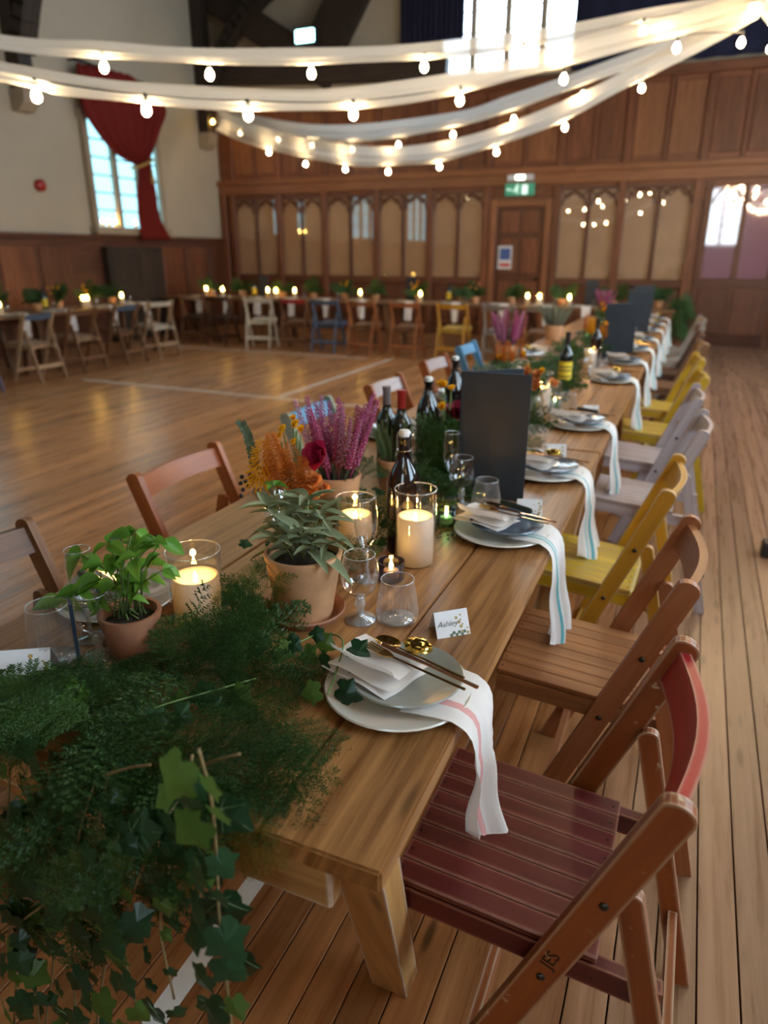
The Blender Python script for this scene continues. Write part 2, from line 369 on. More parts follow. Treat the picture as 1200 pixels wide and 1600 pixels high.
# ---- back wall
wb = struct('wall_back', span(XL-.3, XR+.3, YB+.10, YB+.35, 0, 9.0), M['cream'])
def bpart(name, x0, x1, z0, z1, depth, mat, par, bevel=.008, back=.10, axis=None):
    return struct(name, span(x0, x1, YB-depth, YB+back, z0, z1), mat, parent=par, bevel=bevel, axis=axis)
pan = struct('trim_1', span(XL, XR, YB+.02, YB+.10, 0, 4.25), M['panel'])           # wooden lining of the back wall
bpart('cornice', XL, XR, 2.62, 2.86, .06, M['panel_lite'], pan, axis=(1, 0, 0))
bpart('cornice_ledge', XL, XR, 2.80, 2.90, .12, M['panel_lite'], pan, axis=(1, 0, 0))
bpart('top_rail', XL, XR, 4.12, 4.27, .07, M['panel'], pan, axis=(1, 0, 0))
bpart('skirting', XL, XR, 0, .22, .03, M['panel_dark'], pan, axis=(1, 0, 0))
STILES = [XL+.1, -9.25, -8.13, -7.08, -5.94, -4.84, -3.74, -2.48, -1.40, -.22]
# upper panels: two per bay
edges = [XL+.05, -9.25, -8.13, -7.08, -5.94, -4.84, -3.74, -2.48, -1.40, -.22, .92, 2.06, 3.2, XR]
for a, b in zip(edges, edges[1:]):
    bpart('stile', b-.06, b+.06, 2.9, 4.12, .035, M['panel'], pan, axis=(0, 0, 1))
    mid = (a+b)/2
    if b-a > .5: bpart('muntin', mid-.035, mid+.035, 2.9, 4.12, .02, M['panel'], pan, axis=(0, 0, 1))
    for (u, v) in (((a+.08, mid-.05), (mid+.05, b-.08)) if b-a > .5 else ()):
        bpart('upper_panel', u, v, 3.0, 4.05, .0, M['panel_lite'] if random.random() < .4 else M['panel'], pan, back=.05, axis=(0, 0, 1))
# glazed screen bays with tracery and tan blinds behind
def arch_bar(x0, x1, z, r, y, bm):
    """a cusped gothic head: two small arcs meeting in a point, as a bent bar"""
    c = (x0+x1)/2; h = (x1-x0)*.55; th = .028
    for s in (-1, 1):
        P = []
        for k in range(9):
            t = k/8
            xx = c + s*((x1-x0)/2)*(1-t**1.6); zz = z + h*(1-(1-t)**2)
            P.append(Vector((xx, y, zz)))
        tube(bm, P, th*.6, 6)
    return bm
def bay(a, b, idx, z0=1.06, z1=2.56, parent=pan):
    wn = thing('window_%d' % idx, 'x', 'x'); del wn['label']; del wn['category']; wn['kind'] = 'structure'
    obj('blind', span(a+.06, b-.06, YB+.0, YB+.012, z0, z1), M['blind'], wn)
    mid = (a+b)/2
    obj('mullion', span(mid-.03, mid+.03, YB-.05, YB+.0, z0, z1), M['panel_dark'], wn, bevel=.006)
    for u, v in ((a+.06, mid-.03), (mid+.03, b-.06)):
        obj('pane', span(u, v, YB-.03, YB-.026, z0, z1), M['pane'], wn)
        bm = B(); arch_bar(u+.02, v-.02, z1-.30, .1, YB-.045, bm)
        # spandrel infill above the arch
        c = (u+v)/2
        obj('tracery', bm, M['panel_dark'], wn)
        bm = B(); beam(bm, (u, YB-.045, z1-.02), (v, YB-.045, z1-.02), .04, .05)
        for s, e in ((u, c), (v, c)):
            tube(bm, [Vector((s, YB-.045, z1-.05)), Vector(((s+c)/2, YB-.045, z1-.17)), Vector((c, YB-.045, z1-.05))], .014, 5)
        obj('tracery', bm, M['panel_dark'], wn)
    return wn
for a, b in ((-9.25, -8.13), (-8.13, -7.08), (-7.08, -5.94), (-5.94, -4.84), (-4.84, -3.74), (-2.48, -1.40), (-1.40, -.22)):
    bay(a, b, 2+[-9.25, -8.13, -7.08, -5.94, -4.84, -2.48, -1.40].index(a))
for x in STILES:
    bpart('pilaster', x-.065, x+.065, 0, 2.62, .09, M['panel'] if x < -3 else M['panel'], pan, axis=(0, 0, 1))
bpart('sill_rail', -9.3, -3.7, .94, 1.07, .07, M['panel_dark'], pan, axis=(1, 0, 0))
bpart('sill_rail', -2.5, -.2, .94, 1.07, .07, M['panel_dark'], pan, axis=(1, 0, 0))
for a, b in zip(STILES[1:], STILES[2:]):
    if abs(a+3.74) < .01: continue
    mid = (a+b)/2
    for u, v in ((a+.1, mid-.03), (mid+.03, b-.1)): bpart('dado_panel', u, v, .28, .90, .02, M['panel_dark'], pan, axis=(0, 0, 1))
# door_1: plain boarded door with notice
dr = thing('door_1', '', ''); dr['kind'] = 'structure'
obj('door_leaf', span(-3.55, -2.67, YB-.03, YB+.01, .01, 2.27), M['panel_dark'], dr, bevel=.005)
for (u, v, z0, z1) in ((-3.46, -3.15, .25, 1.0), (-3.07, -2.76, .25, 1.0), (-3.46, -3.15, 1.15, 1.75), (-3.07, -2.76, 1.15, 1.75), (-3.46, -3.15, 1.85, 2.2), (-3.07, -2.76, 1.85, 2.2)):
    obj('door_panel', span(u, v, YB-.045, YB-.03, z0, z1), M['panel'], dr, bevel=.006)
for (u, v, z0, z1) in ((-3.66, -3.55, 0, 2.40), (-2.67, -2.56, 0, 2.40)): obj('door_jamb', span(u, v, YB-.10, YB+.01, z0, z1), M['panel_lite'], dr, bevel=.008)
obj('door_head', span(-3.55, -2.67, YB-.10, YB+.01, 2.27, 2.40), M['panel_lite'], dr, bevel=.008)
bm = B(); ball(bm, (-2.76, YB-.09, 1.05), .03); tube(bm, [(-2.76, YB-.09, 1.05), (-2.76, YB-.04, 1.05)], .012, 8); obj('door_knob', bm, M['iron'], dr, smooth=True)
# door_2: double doors at the right, glazed at the top
M['pink_glass'] = thin_glass('tinted_door_glass', (.85, .74, .82), 1.9, .04)
M['pink_back'] = plain('pinkish_reflection', (.80, .55, .62), .8)  # pinkish reflection of the door glass, painted on a sheet behind it
dr2 = thing('door_2', '', ''); dr2['kind'] = 'structure'
for a, b in ((-.10, 1.10), (1.14, 2.34)):
    obj('door_leaf', span(a, b, YB-.03, YB+.01, .01, 1.10), M['panel_dark'], dr2, bevel=.005)
    obj('door_stile', span(a, a+.10, YB-.03, YB+.01, 1.10, 2.55), M['panel_dark'], dr2, bevel=.005)
    obj('door_stile', span(b-.10, b, YB-.03, YB+.01, 1.10, 2.55), M['panel_dark'], dr2, bevel=.005)
    mid = (a+b)/2
    obj('door_muntin', span(mid-.04, mid+.04, YB-.03, YB+.01, 1.10, 2.55), M['panel_dark'], dr2, bevel=.005)
    for u, v in ((a+.10, mid-.04), (mid+.04, b-.10)):
        obj('pane', span(u, v, YB-.015, YB-.011, 1.10, 2.5), M['pink_glass'], dr2)
        obj('reflection_sheet', span(u, v, YB+.005, YB+.015, 1.10, 2.5), M['pink_back'], dr2)
        bm = B(); arch_bar(u+.02, v-.02, 2.24, .1, YB-.03, bm); obj('tracery', bm, M['panel_dark'], dr2)
        obj('door_panel', span(u, v, YB-.045, YB-.03, .2, .95), M['panel_dark'], dr2, bevel=.008)
    bm = B(); tube(bm, [(b-.05, YB-.04, 1.0), (b-.05, YB-.08, 1.02), (b-.05, YB-.08, 1.2), (b-.05, YB-.04, 1.22)], .012, 6); obj('door_handle', bm, M['iron'], dr2, smooth=True)
bpart('pilaster', 2.40, 2.55, 0, 2.62, .09, M['panel'], pan, axis=(0, 0, 1))
# notice and exit sign
def text_mesh(name, body, size, mat, parent, loc, rot, ext=.0008, align='CENTER', thin=0, shear=0):
    cu = bpy.data.curves.new(name, 'FONT'); cu.body = body; cu.size = size; cu.align_x = align; cu.align_y = 'CENTER'; cu.extrude = ext; cu.offset = -thin; cu.shear = shear
    t = bpy.data.objects.new(name, cu); COL.objects.link(t)
    dg = bpy.context.evaluated_depsgraph_get(); me = bpy.data.meshes.new_from_object(t.evaluated_get(dg)); me.name = name
    COL.objects.unlink(t); bpy.data.objects.remove(t)
    me.materials.clear(); me.materials.append(mat)
    o = link(name, me, mat, parent, loc, rot); return o
M['paper'] = plain('paper', (.75, .76, .78), .7); M['blue'] = plain('print_blue', (.07, .13, .38), .6); M['redp'] = plain('print_red', (.6, .06, .05), .6)
nt_ = thing('door_notice', 'white notice with blue block and red strip on the plain wooden door', 'notice', (-3.36, YB-.05, 1.42))
obj('sheet', boxb((0, 0, 0), (.26, .004, .40)), M['paper'], nt_)
obj('blue_block', boxb((0, -.003, .06), (.20, .003, .20)), M['blue'], nt_); obj('red_strip', boxb((0, -.003, -.13), (.20, .003, .06)), M['redp'], nt_)
M['exit_white'] = plain('exit_white', (.75, .8, .78), .5, emit=(.7, 1, .85), es=.5); M['exit_green'] = plain('exit_green', (.05, .24, .16), .5, emit=(.1, .6, .35), es=.12)
ex = thing('exit_sign', 'green and white emergency exit sign above the plain wooden door', 'sign', (-3.14, YB-.13, 2.55))
obj('plate', boxb((0, 0, 0), (.52, .03, .20)), M['exit_green'], ex, bevel=.004)
bm = B()   # running man, arrow, door
box(bm, (.09, -.018, -.005), (.10, .004, .15))
tube(bm, [(-.05, -.018, .045), (-.06, -.018, -.0)], .016, 6); ball(bm, (-.042, -.018, .07), .017)
tube(bm, [(-.06, -.018, 0), (-.03, -.018, -.03), (-.045, -.018, -.075)], .010, 5); tube(bm, [(-.06, -.018, 0), (-.095, -.018, -.03), (-.125, -.018, -.025)], .010, 5)
tube(bm, [(-.05, -.018, .035), (-.015, -.018, .02)], .008, 5); tube(bm, [(-.05, -.018, .035), (-.09, -.018, .01)], .008, 5)
box(bm, (-.19, -.018, 0), (.08, .004, .02)); obj('pictogram', bm, M['exit_white'], ex)
eh = thing('emergency_light', 'white emergency light box above the green exit sign', 'lamp', (-3.14, YB-.12, 2.74)); obj('housing', boxb((0, 0, 0), (.46, .08, .10)), M['paper'], eh, bevel=.01)
obj('lens', boxb((0, -.045, 0), (.16, .012, .07)), emitter('emergency_lens', (1, .95, .85), 3), eh, bevel=.004)

# ---- gable window, in the cream wall above the panelling
def sky_window(idx, x0, x1, z0, z1, lights, place_fn, rows=6, glass='pane_sky'):
    wn = thing('window_%d' % idx, '', ''); wn['kind'] = 'structure'
    wd = (x1-x0); lw = wd/lights
    for k in range(lights):
        a = x0+k*lw+.05; b = x0+(k+1)*lw-.05
        obj('pane', place_fn(a, b, z0, z1, -.012, .0), M[glass], wn)
        for q in range(1, rows): obj('glazing_bar', place_fn(a, b, z0+(z1-z0)*q/rows-.012, z0+(z1-z0)*q/rows+.012, .0, .02), M['lead'], wn)
    for k in range(lights+1):
        a = x0+k*lw; obj('mullion', place_fn(a-.055, a+.055, z0, z1, -.02, .08), M['stone'], wn, bevel=.01)
    obj('sill', place_fn(x0-.1, x1+.1, z0-.12, z0, -.02, .14), M['stone'], wn, bevel=.01)
    obj('lintel', place_fn(x0-.1, x1+.1, z1, z1+.12, -.02, .08), M['stone'], wn, bevel=.01)
    return wn
fb = lambda a, b, z0, z1, d0, d1: span(a, b, YB+.09-d1, YB+.09-d0, z0, z1)
sky_window(20, -4.75, -2.35, 4.42, 6.6, 4, fb, rows=7)
fl_ = lambda a, b, z0, z1, d0, d1: span(XL+d0, XL+d1, a, b, z0, z1)
fr_ = lambda a, b, z0, z1, d0, d1: span(XR-d1, XR-d0, a, b, z0, z1)
# ---- left wall
struct('wall_left', span(XL-.3, XL-.02, YF, YB+.1, 0, 6.6), M['cream'])
dado = struct('baseboard_left', span(XL-.02, XL+.03, YF, YB, 0, 1.74), M['panel_dark'])
obj('dado_rail', span(XL-.02, XL+.09, YF, YB, 1.72, 1.79), M['panel_dark'], dado, bevel=.01, axis=(0, 1, 0))
y = YF+.3
while y < YB-.3:
    if not (9.7 < y+.5 < 11.4): obj('dado_panel', span(XL+.03, XL+.05, y, y+.62, .25, 1.6), M['panel'] if random.random() < .5 else M['panel_dark'], dado, bevel=.008, axis=(0, 0, 1))
    y += .72
sky_window(1, 9.82, 11.55, 1.92, 3.55, 3, fl_, rows=6, glass='pane_shade')
sky_window(21, 5.2, 7.2, 1.92, 3.9, 3, fl_, rows=6, glass='pane_shade')
sky_window(22, .8, 2.8, 1.92, 3.9, 3, fl_, rows=6, glass='pane_shade')
# fireplace / dark cupboard below the left window
fp = thing('radiator_cover', 'dark wooden cupboard front set in the panelling below the left window', 'cupboard', (XL+.05, 10.55, 0))
obj('body', boxb((.06, 0, .80), (.16, 1.40, 1.60)), M['timber'], fp, bevel=.01)
for s in (-.34, .34): obj('door', boxb((.15, s, .80), (.02, .62, 1.40)), M['timber'], fp, bevel=.008)
# ---- right wall and wall behind the camera
struct('wall_right', span(XR+.02, XR+.3, YF, YB+.1, 0, 6.6), M['cream'])
struct('baseboard_right', span(XR-.03, XR+.02, YF, YB, 0, 1.2), M['panel_dark'])
for i, (a, b) in enumerate(((.2, 2.6), (4.4, 6.8), (8.6, 11.0))): sky_window(23+i, a, b, 1.7, 4.1, 3, fr_, rows=6)
sky_window(26, -.25, 1.15, 1.8, 3.7, 2, lambda a, b, z0, z1, d0, d1: span(a, b, YF+d0, YF+d1, z0, z1), rows=6)
struct('wall_front', span(XL-.3, XR+.3, YF-.3, YF, 0, 9.0), M['cream'])
# ---- roof: dark boarded slopes, trusses
bm = B(); XM = (XL+XR)/2
for (xa, za, xb, zb) in ((XL-.3, 6.3, XM, 9.6), (XM, 9.6, XR+.3, 6.3)):
    v = [bm.verts.new(p) for p in ((xa, YF-.3, za), (xb, YF-.3, zb), (xb, YB+.3, zb), (xa, YB+.3, za))]; w2 = [bm.verts.new((q.co.x, q.co.y, q.co.z+.15)) for q in v]
    bm.faces.new(v); bm.faces.new(w2[::-1])
    for k in range(4): bm.faces.new((v[k], w2[k], w2[(k+1) % 4], v[(k+1) % 4]))
struct('ceiling', bm, M['timber'])
def truss(y, label):
    t = thing('roof_truss', label, 'roof truss', (0, y, 0), 0, 'dark timber roof trusses')
    for s, xw in ((1, XL), (-1, XR)):
        bm = B(); beam(bm, (xw+s*.12, 0, 3.72), (xw+s*.12, 0, 6.5), .24, .24, (0, 1, 0)); obj('wall_post', bm, M['timber'], t, bevel=.015)
        P = [Vector((xw+s*.2, 0, 4.2)), Vector((xw+s*.7, 0, 5.2)), Vector((xw+s*1.6, 0, 5.9)), Vector((xw+s*2.9, 0, 6.35))]
        C_ = catmull(P, 6); bm = B()
        for p, q in zip(C_, C_[1:]): beam(bm, p, q+(q-p)*.15, .2, .3, (0, 1, 0))
        obj('arch_brace', bm, M['timber'], t)
        bm = B(); beam(bm, (xw, 0, 6.35), (xw+s*3.0, 0, 6.35), .22, .28); obj('hammer_beam', bm, M['timber'], t, bevel=.015)
        bm = B(); beam(bm, (xw+s*2.9, 0, 6.4), (xw+s*2.9, 0, 7.6), .2, .2, (0, 1, 0)); obj('hammer_post', bm, M['timber'], t, bevel=.015)
        bm = B(); beam(bm, (xw, 0, 6.3), (XM, 0, 9.45), .22, .3, (0, 1, 0)); obj('rafter', bm, M['timber'], t, bevel=.015)
        bm = B(); prism(bm, [(xw, 3.45), (xw+s*.12, 3.45), (xw+s*.24, 3.56), (xw+s*.27, 3.74), (xw, 3.74)], .28, 'xz'); obj('corbel', bm, M['stone'], t, bevel=.015)
    bm = B(); beam(bm, (XL+3, 0, 7.5), (XR-3, 0, 7.5), .2, .26); obj('collar_beam', bm, M['timber'], t, bevel=.015)
    return t
truss(8.66, 'dark timber roof truss over the middle of the hall, corbel left of the window')
truss(13.05, 'dark timber roof truss against the back wall, corbel right of the red curtain')
truss(4.27, 'dark timber roof truss over the near half of the hall')
# timber brace and dark lamp gantry at the top left of the back wall
def timber_brace(p, q, wd, label):
    bm = B(); beam(bm, p, q, wd, .16, (0, 1, 0)); return tag(obj('roof_brace', bm, M['timber'], bevel=.015), label, 'beam', 'dark braces on the gable wall')
timber_brace(atY(330, -5, 13.2), atY(520, 120, 13.2), .5, 'broad dark diagonal brace falling left to right on the gable wall')
timber_brace(atY(555, -30, 13.25), atY(490, 110, 13.25), .75, 'dark upright brace left of the blue-tinted gable wall')
bm = B(); beam(bm, atY(345, 118, 13.15), atY(700, 108, 13.15), .34, .2, (0, 1, 0)); tag(obj('lighting_bar', bm, M['timber'], bevel=.01), 'long dark beam across the gable just above the panelling', 'beam')
sg = thing('stage_light', 'small bright cyan lamp on the dark brace at the top of the gable', 'lamp', atY(476, 56, 12.9))
obj('housing', boxb((0, .06, 0), (.46, .10, .26)), M['black'], sg, bevel=.02); obj('lens', boxb((0, 0, 0), (.38, .02, .2)), emitter('cyan_lens', (.35, .95, 1), 6), sg, bevel=.03)
# dark curtains either side of the gable window
def hung_curtain(name, label, x0, x1, z0, z1, mat, y, n=40, amp=.04):
    vs_, fs = [], []; R = 10
    for j in range(R+1):
        z = z1+(z0-z1)*j/R
        for i in range(n+1):
            x = x0+(x1-x0)*i/n; vs_.append((x, y+amp*math.sin(i*1.9)*(.5+.5*j/R), z))
    for j in range(R):
        for i in range(n): a = j*(n+1)+i; fs.append((a, a+1, a+n+2, a+n+1))
    o = pyobj(name, vs_, fs, mat, smooth=True); sm = o.modifiers.new('s', 'SOLIDIFY'); sm.thickness = .006
    return tag(o, label, 'curtain')
hung_curtain('dark_curtain', 'dark blue curtain left of the high gable window', -5.45, -4.28, 4.93, 6.5, M['dark_curtain'], YB-.1)
hung_curtain('dark_curtain', 'dark blue curtain right of the high gable window', -2.42, 2.2, 4.30, 6.4, M['dark_curtain'], YB-.1)
# red curtain tied back at the left window: grid between a left and right outline
def red_curtain():
    t = thing('window_curtain', 'dark red curtain tied back with gold rope beside the left window', 'curtain', (0, 0, 0))
    X = XL+.20
    Lp = [(118, 98), (128, 165), (150, 205), (180, 240), (213, 258), (216, 262), (214, 300), (216, 340), (222, 374)]
    Rp = [(205, 118), (258, 165), (250, 205), (240, 235), (234, 252), (235, 262), (243, 300), (250, 340), (268, 374)]
    L_ = catmull([atX(*p, X) for p in Lp], 5); R_ = catmull([atX(*p, X) for p in Rp], 5)
    n = 36; vs_, fs = [], []
    for l, r in zip(L_, R_):
        wd = (r-l).length
        for i in range(n+1):
            f = i/n; p = l.lerp(r, f); a = min(.05, .12*wd/ (wd+.6)+.015)
            vs_.append((p.x+a*math.sin(f*44)+.03*math.sin(f*PI), p.y, p.z))
    for j in range(len(L_)-1):
        for i in range(n): q = j*(n+1)+i; fs.append((q, q+1, q+n+2, q+n+1))
    o = pyobj('curtain_cloth', vs_, fs, M['curtain'], t, smooth=True); sm = o.modifiers.new('s', 'SOLIDIFY'); sm.thickness = .006
    bm = B(); p, q = atX(212, 262, X+.1), atX(237, 250, X+.1)
    tube(bm, [p+Vector((-.1, 0, 0)), p+Vector((.03, 0, 0)), (p+q)/2+Vector((.05, 0, 0)), q+Vector((.03, 0, 0)), q+Vector((-.1, 0, .03))], .025, 6)
    k = atX(238, 275, X+.08); lathe(bm, [(0, .12), (.03, .09), (.02, .06), (.05, -.12), (0, -.14)], 8, c=k); obj('tie_rope', bm, M['rope'], t, smooth=True)
red_curtain()
cr_ = thing('curtain_rail', 'thin dark curtain rail above the left window', 'rail', (XL, 10.7, 4.28)); ra_ = [Vector((.14, -.98, .06)), Vector((.14, 1.2, -.02))]
bm = B(); tube(bm, ra_, .02, 8); obj('rod', bm, M['iron'], cr_, smooth=True)
for q in ra_:
    bm = B(); tube(bm, [q+Vector((0, .02, 0)), Vector((-.02, q.y+.02, q.z))], .015, 6); obj('bracket', bm, M['iron'], cr_); obj('finial', ball(B(), (0, 0, 0), .035), M['iron'], cr_, loc=q, smooth='all')
bell = thing('alarm_bell', 'round red fire alarm bell on the cream wall left of the window', 'alarm', atX(62, 290, XL+.0))
bell.rotation_euler = (0, PI/2, 0)
bm = lathe(B(), [(.09, -.02), (.09, .02), (.085, .05), (.05, .075), (0, .08)], 20, cap0=True); obj('gong', bm, plain('alarm_red', (.35, .01, .008), .35), bell, smooth=True)
bm = boxb((0, 0, -.01), (.12, .12, .03)); obj('back_box', bm, M['redp'], bell)
# ================================================================== DRAPES AND FESTOON LIGHTS
M['sheer'] = cloth('sheer_white_fabric', (.86, .84, .78), .55, .9, alpha=.94)
M['bulb'] = emitter('bulb_glow', (1, .70, .37), BULB_LIGHT)
M['amber_bulb'] = emitter('amber_bulb_glow', (1, .62, .12), BULB_LIGHT*.35)
M['cable'] = plain('festoon_cable', (.05, .05, .045), .6)
HUB = atY(1190, 2, 7.5)
def strand(nodes_px, bulbs_px, end_dir_pt, wpx, label_d, label_l, extra, amber=()):
    """the drape hangs in the vertical plane through the hub and its wall anchor"""
    h = Vector((end_dir_pt[0]-HUB.x, end_dir_pt[1]-HUB.y, 0)).normalized(); n = Vector((-h.y, h.x, 0))
    C_ = [atplane(x, y, HUB, n) for x, y in nodes_px]
    if extra is not None: e_ = Vector(extra); C_ = [e_.lerp(C_[0], f)-Vector((0, 0, .5*f*(1-f))) for f in (0, .2, .4, .6, .8)] + C_
    path = catmull(C_, 10)
    NW = 12; vs_, fs = [], []
    for k, p in enumerate(path):
        d = (p-_O).dot(_F) if k >= (50 if extra is not None else 0) else (path[50]-_O).dot(_F)
        wv = wpx*d/F_PX
        if k == len(path)-1: wv *= .5
        t = (path[min(k+1, len(path)-1)]-path[max(k-1, 0)]).normalized()
        up = Vector((0, 0, 1)) - t*t.z; up.normalize()
        for i in range(NW+1):
            f = i/NW; a = (f-.5)
            fold = .22*wv*math.cos(a*PI)*-1 + .05*wv*math.sin(f*17+.03*k)+.03*wv*math.sin(f*9+.21*k)
            vs_.append(p + up*(a*wv*(1+.06*math.sin(k*.35))) + n*fold)
    for k in range(len(path)-1):
        for i in range(NW): a = k*(NW+1)+i; fs.append((a, a+1, a+NW+2, a+NW+1))
    tag(pyobj('fabric_swag', vs_, fs, M['sheer'], smooth=True), label_d, 'drape', 'white fabric swags under the roof')
    fs_ = thing('festoon_string', label_l, 'string lights', (0, 0, 0), 0, 'festoon strings along the swags')
    bp = [atplane(x, y, HUB, n)-n*.03 for x, y in bulbs_px]
    cab = [p+Vector((0, 0, .075)) for p in bp]
    bm = B(); tube(bm, catmull(cab, 5), .005, 5); obj('cable', bm, M['cable'], fs_, smooth=True)
    for k, p in enumerate(bp):
        s = obj('socket', lathe(B(), [(0, .085), (.012, .085), (.014, .045), (.012, .032), (0, .032)], 8), M['cable'], fs_, loc=p, smooth=True)
        bm = lathe(B(), [(.011, .036), (.014, .028), (.024, .012), (.0275, -.006), (.023, -.022), (.012, -.033), (0, -.036)], 12)
        obj('bulb', bm, M['amber_bulb'] if k in amber else M['bulb'], s, smooth='all')
strand([(0, 66), (160, 78), (330, 88), (488, 88), (665, 80), (820, 62), (1010, 28), (1190, 0)],
       [(162, 103), (328, 115), (488, 113), (665, 103), (820, 86), (1008, 46), (1180, 12)], atX(0, 66, -4.3), 23,
       'topmost white fabric swag, highest at the left edge', 'festoon string along the topmost fabric swag', (-9.3, atX(0, 66, -4.3).y-5.6, 3.6))
strand([(0, 112), (100, 132), (230, 146), (390, 156), (555, 153), (722, 128), (885, 84), (1062, 38), (1190, 2)],
       [(57, 148), (230, 170), (390, 178), (555, 177), (722, 155), (885, 122), (1062, 73), (1163, 65)], atX(0, 112, -3.6), 31,
       'broad white fabric swag, second from the top at the left edge', 'festoon string along the broad second swag', (-9.3, atX(0, 112, -3.6).y-6.2, 3.6))
strand([(335, 180), (433, 200), (548, 208), (705, 188), (800, 160), (908, 122), (1062, 66), (1190, 6)],
       [(330, 190), (373, 208), (433, 218), (485, 227), (548, 233), (620, 226), (705, 210), (800, 186), (908, 148)], (-9.35, 13.0), 23,
       'white fabric swag third from the top, ending at the corner corbel', 'festoon string along the third swag, amber bulb at its corner end', None, amber=(0,))
strand([(338, 188), (418, 218), (537, 241), (604, 244), (684, 238), (773, 214), (880, 174), (1000, 112), (1120, 50), (1190, 10)],
       [(418, 238), (475, 256), (537, 264), (604, 268), (684, 260), (773, 237), (880, 198), (1000, 137)], (-9.35, 12.6), 28,
       'lowest white fabric swag, sagging across the panelling', 'festoon string along the lowest swag', None)
# the swags on the other side of the ring, over the aisle and the near end of the hall (out of the photo's frame)
def far_strand(E_, label_d, label_l, nb=11, sag=.75, wv=.18):
    h = Vector((E_[0]-HUB.x, E_[1]-HUB.y, 0)).normalized(); n = Vector((-h.y, h.x, 0)); E_ = Vector(E_)
    path = [HUB.lerp(E_, k/40)-Vector((0, 0, sag*4*(k/40)*(1-k/40))) for k in range(41)]; NW = 8; vs_, fs = [], []
    for k, p in enumerate(path):
        for i in range(NW+1): a = i/NW-.5; vs_.append(p+Vector((0, 0, a*wv))+n*(.2*wv*math.cos(a*PI)+.05*wv*math.sin(i*2+.2*k)))
    for k in range(40):
        for i in range(NW): a = k*(NW+1)+i; fs.append((a, a+1, a+NW+2, a+NW+1))
    tag(pyobj('fabric_swag', vs_, fs, M['sheer'], smooth=True), label_d, 'drape', 'white fabric swags under the roof')
    t = thing('festoon_string', label_l, 'string lights', (0, 0, 0), 0, 'festoon strings along the swags')
    bp = [path[int(40*(k+.6)/nb)]-Vector((0, 0, wv/2+.08))+n*.05 for k in range(nb)]
    bm = B(); tube(bm, [p+Vector((0, 0, .075)) for p in bp], .005, 5); obj('cable', bm, M['cable'], t)
    for p in bp:
        s = obj('socket', lathe(B(), [(0, .085), (.012, .085), (.014, .045), (.012, .032), (0, .032)], 8), M['cable'], t, loc=p, smooth=True)
        obj('bulb', lathe(B(), [(.011, .036), (.014, .028), (.024, .012), (.0275, -.006), (.023, -.022), (.012, -.033), (0, -.036)], 12), M['bulb'], s, smooth='all')
for E_, w_ in (((3.5, 11.0, 3.7), 'far right window'), ((3.5, 6.6, 3.7), 'middle right window'), ((3.5, 1.6, 3.7), 'near right window'), ((2.4, -3.9, 3.7), 'right of the wall behind the viewer'), ((1.0, -3.9, 3.9), 'middle of the wall behind the viewer')):
    far_strand(E_, 'white fabric swag from the ring towards the '+w_, 'festoon string from the ring towards the '+w_)
hb = thing('swag_ring', 'dark metal ring where the fabric swags meet at the upper right', 'ring', HUB)
bm = B(); tube(bm, [(.16*math.cos(k*PI/8), .16*math.sin(k*PI/8), .05) for k in range(17)], .012, 6, cap=False); obj('ring', bm, M['iron'], hb, smooth=True)
bm = B(); tube(bm, [(0, 0, .05), (0, 0, 9.0-HUB.z)], .006, 6); obj('hanging_wire', bm, M['iron'], hb)
bm = B(); [tube(bm, [(0, 0, .3), (.16*math.cos(k*PI/2), .16*math.sin(k*PI/2), .05)], .004, 5) for k in range(4)]; obj('spoke', bm, M['iron'], hb)

# ================================================================== TABLES
M['table'] = wood('table_top', (.175, .070, .020), (.46, .228, .080), rough=.33, su=2.2, sv=60, knots=.75, rnd=.1, bump=.3)
M['table_leg'] = wood('table_frame', (.34, .155, .045), (.56, .30, .10), rough=.5, su=2.5, sv=40, knots=.7, rnd=.1, chip=(.55, .52, .48), chip_amt=.25)
TX0, TX1 = -1.277, -.272
BOARDS = [(-.272, -.458), (-.461, -.738), (-.741, -1.008), (-1.011, -1.277)]
def trestle(y0, y1, label, name='trestle_table', detail=True):
    t = thing(name, label, 'table', (0, y0, 0), 0, 'wooden trestle tables of the long row'); Ln = y1-y0
    xm = (TX0+TX1)/2
    for a, b in BOARDS:
        obj('top_board', span(a-xm, b-xm, 0, Ln-.004, .714, .75), M['table'], t, axis=(0, 1, 0), bevel=.004, seg=2)
    for y in (.045, Ln-.055):
        obj('apron', boxb((0, y, .664), (.826, .035, .10)), M['table_leg'], t, axis=(1, 0, 0), bevel=.004)
    for s in (-1, 1):
        obj('side_rail', boxb((s*.36, Ln/2, .69), (.04, Ln-.14, .05)), M['table_leg'], t, axis=(0, 1, 0), bevel=.004)
        for e in (0, 1):
            yt, yb = (.058, .385) if e == 0 else (Ln-.058, Ln-.385)
            bm = B(); tp = (s*.452, yt, .714); bt = (s*.368, yb, 0)
            a = [bm.verts.new((tp[0]+u*.038, tp[1]+v*.03, tp[2])) for u, v in ((-1, -1), (1, -1), (1, 1), (-1, 1))]
            c = [bm.verts.new((bt[0]+u*.040, bt[1]+v*.032, bt[2])) for u, v in ((-1, -1), (1, -1), (1, 1), (-1, 1))]
            for k in range(4): bm.faces.new((a[k], a[(k+1) % 4], c[(k+1) % 4], c[k]))
            bm.faces.new(a[::-1]); bm.faces.new(c); obj('leg', bm, M['table_leg'], t, axis=(0, -.4, 1), bevel=.009, seg=2)
    t.location.x = xm
    return t
for k, (a, b) in enumerate(((.622, 2.82), (2.83, 5.02), (5.03, 7.22), (7.23, 9.42))):
    trestle(a, b, ['long plank trestle table nearest the viewer, ivy hanging off its end', 'second plank trestle table of the long row', 'third plank trestle table of the long row', 'farthest plank trestle table of the long row'][k])
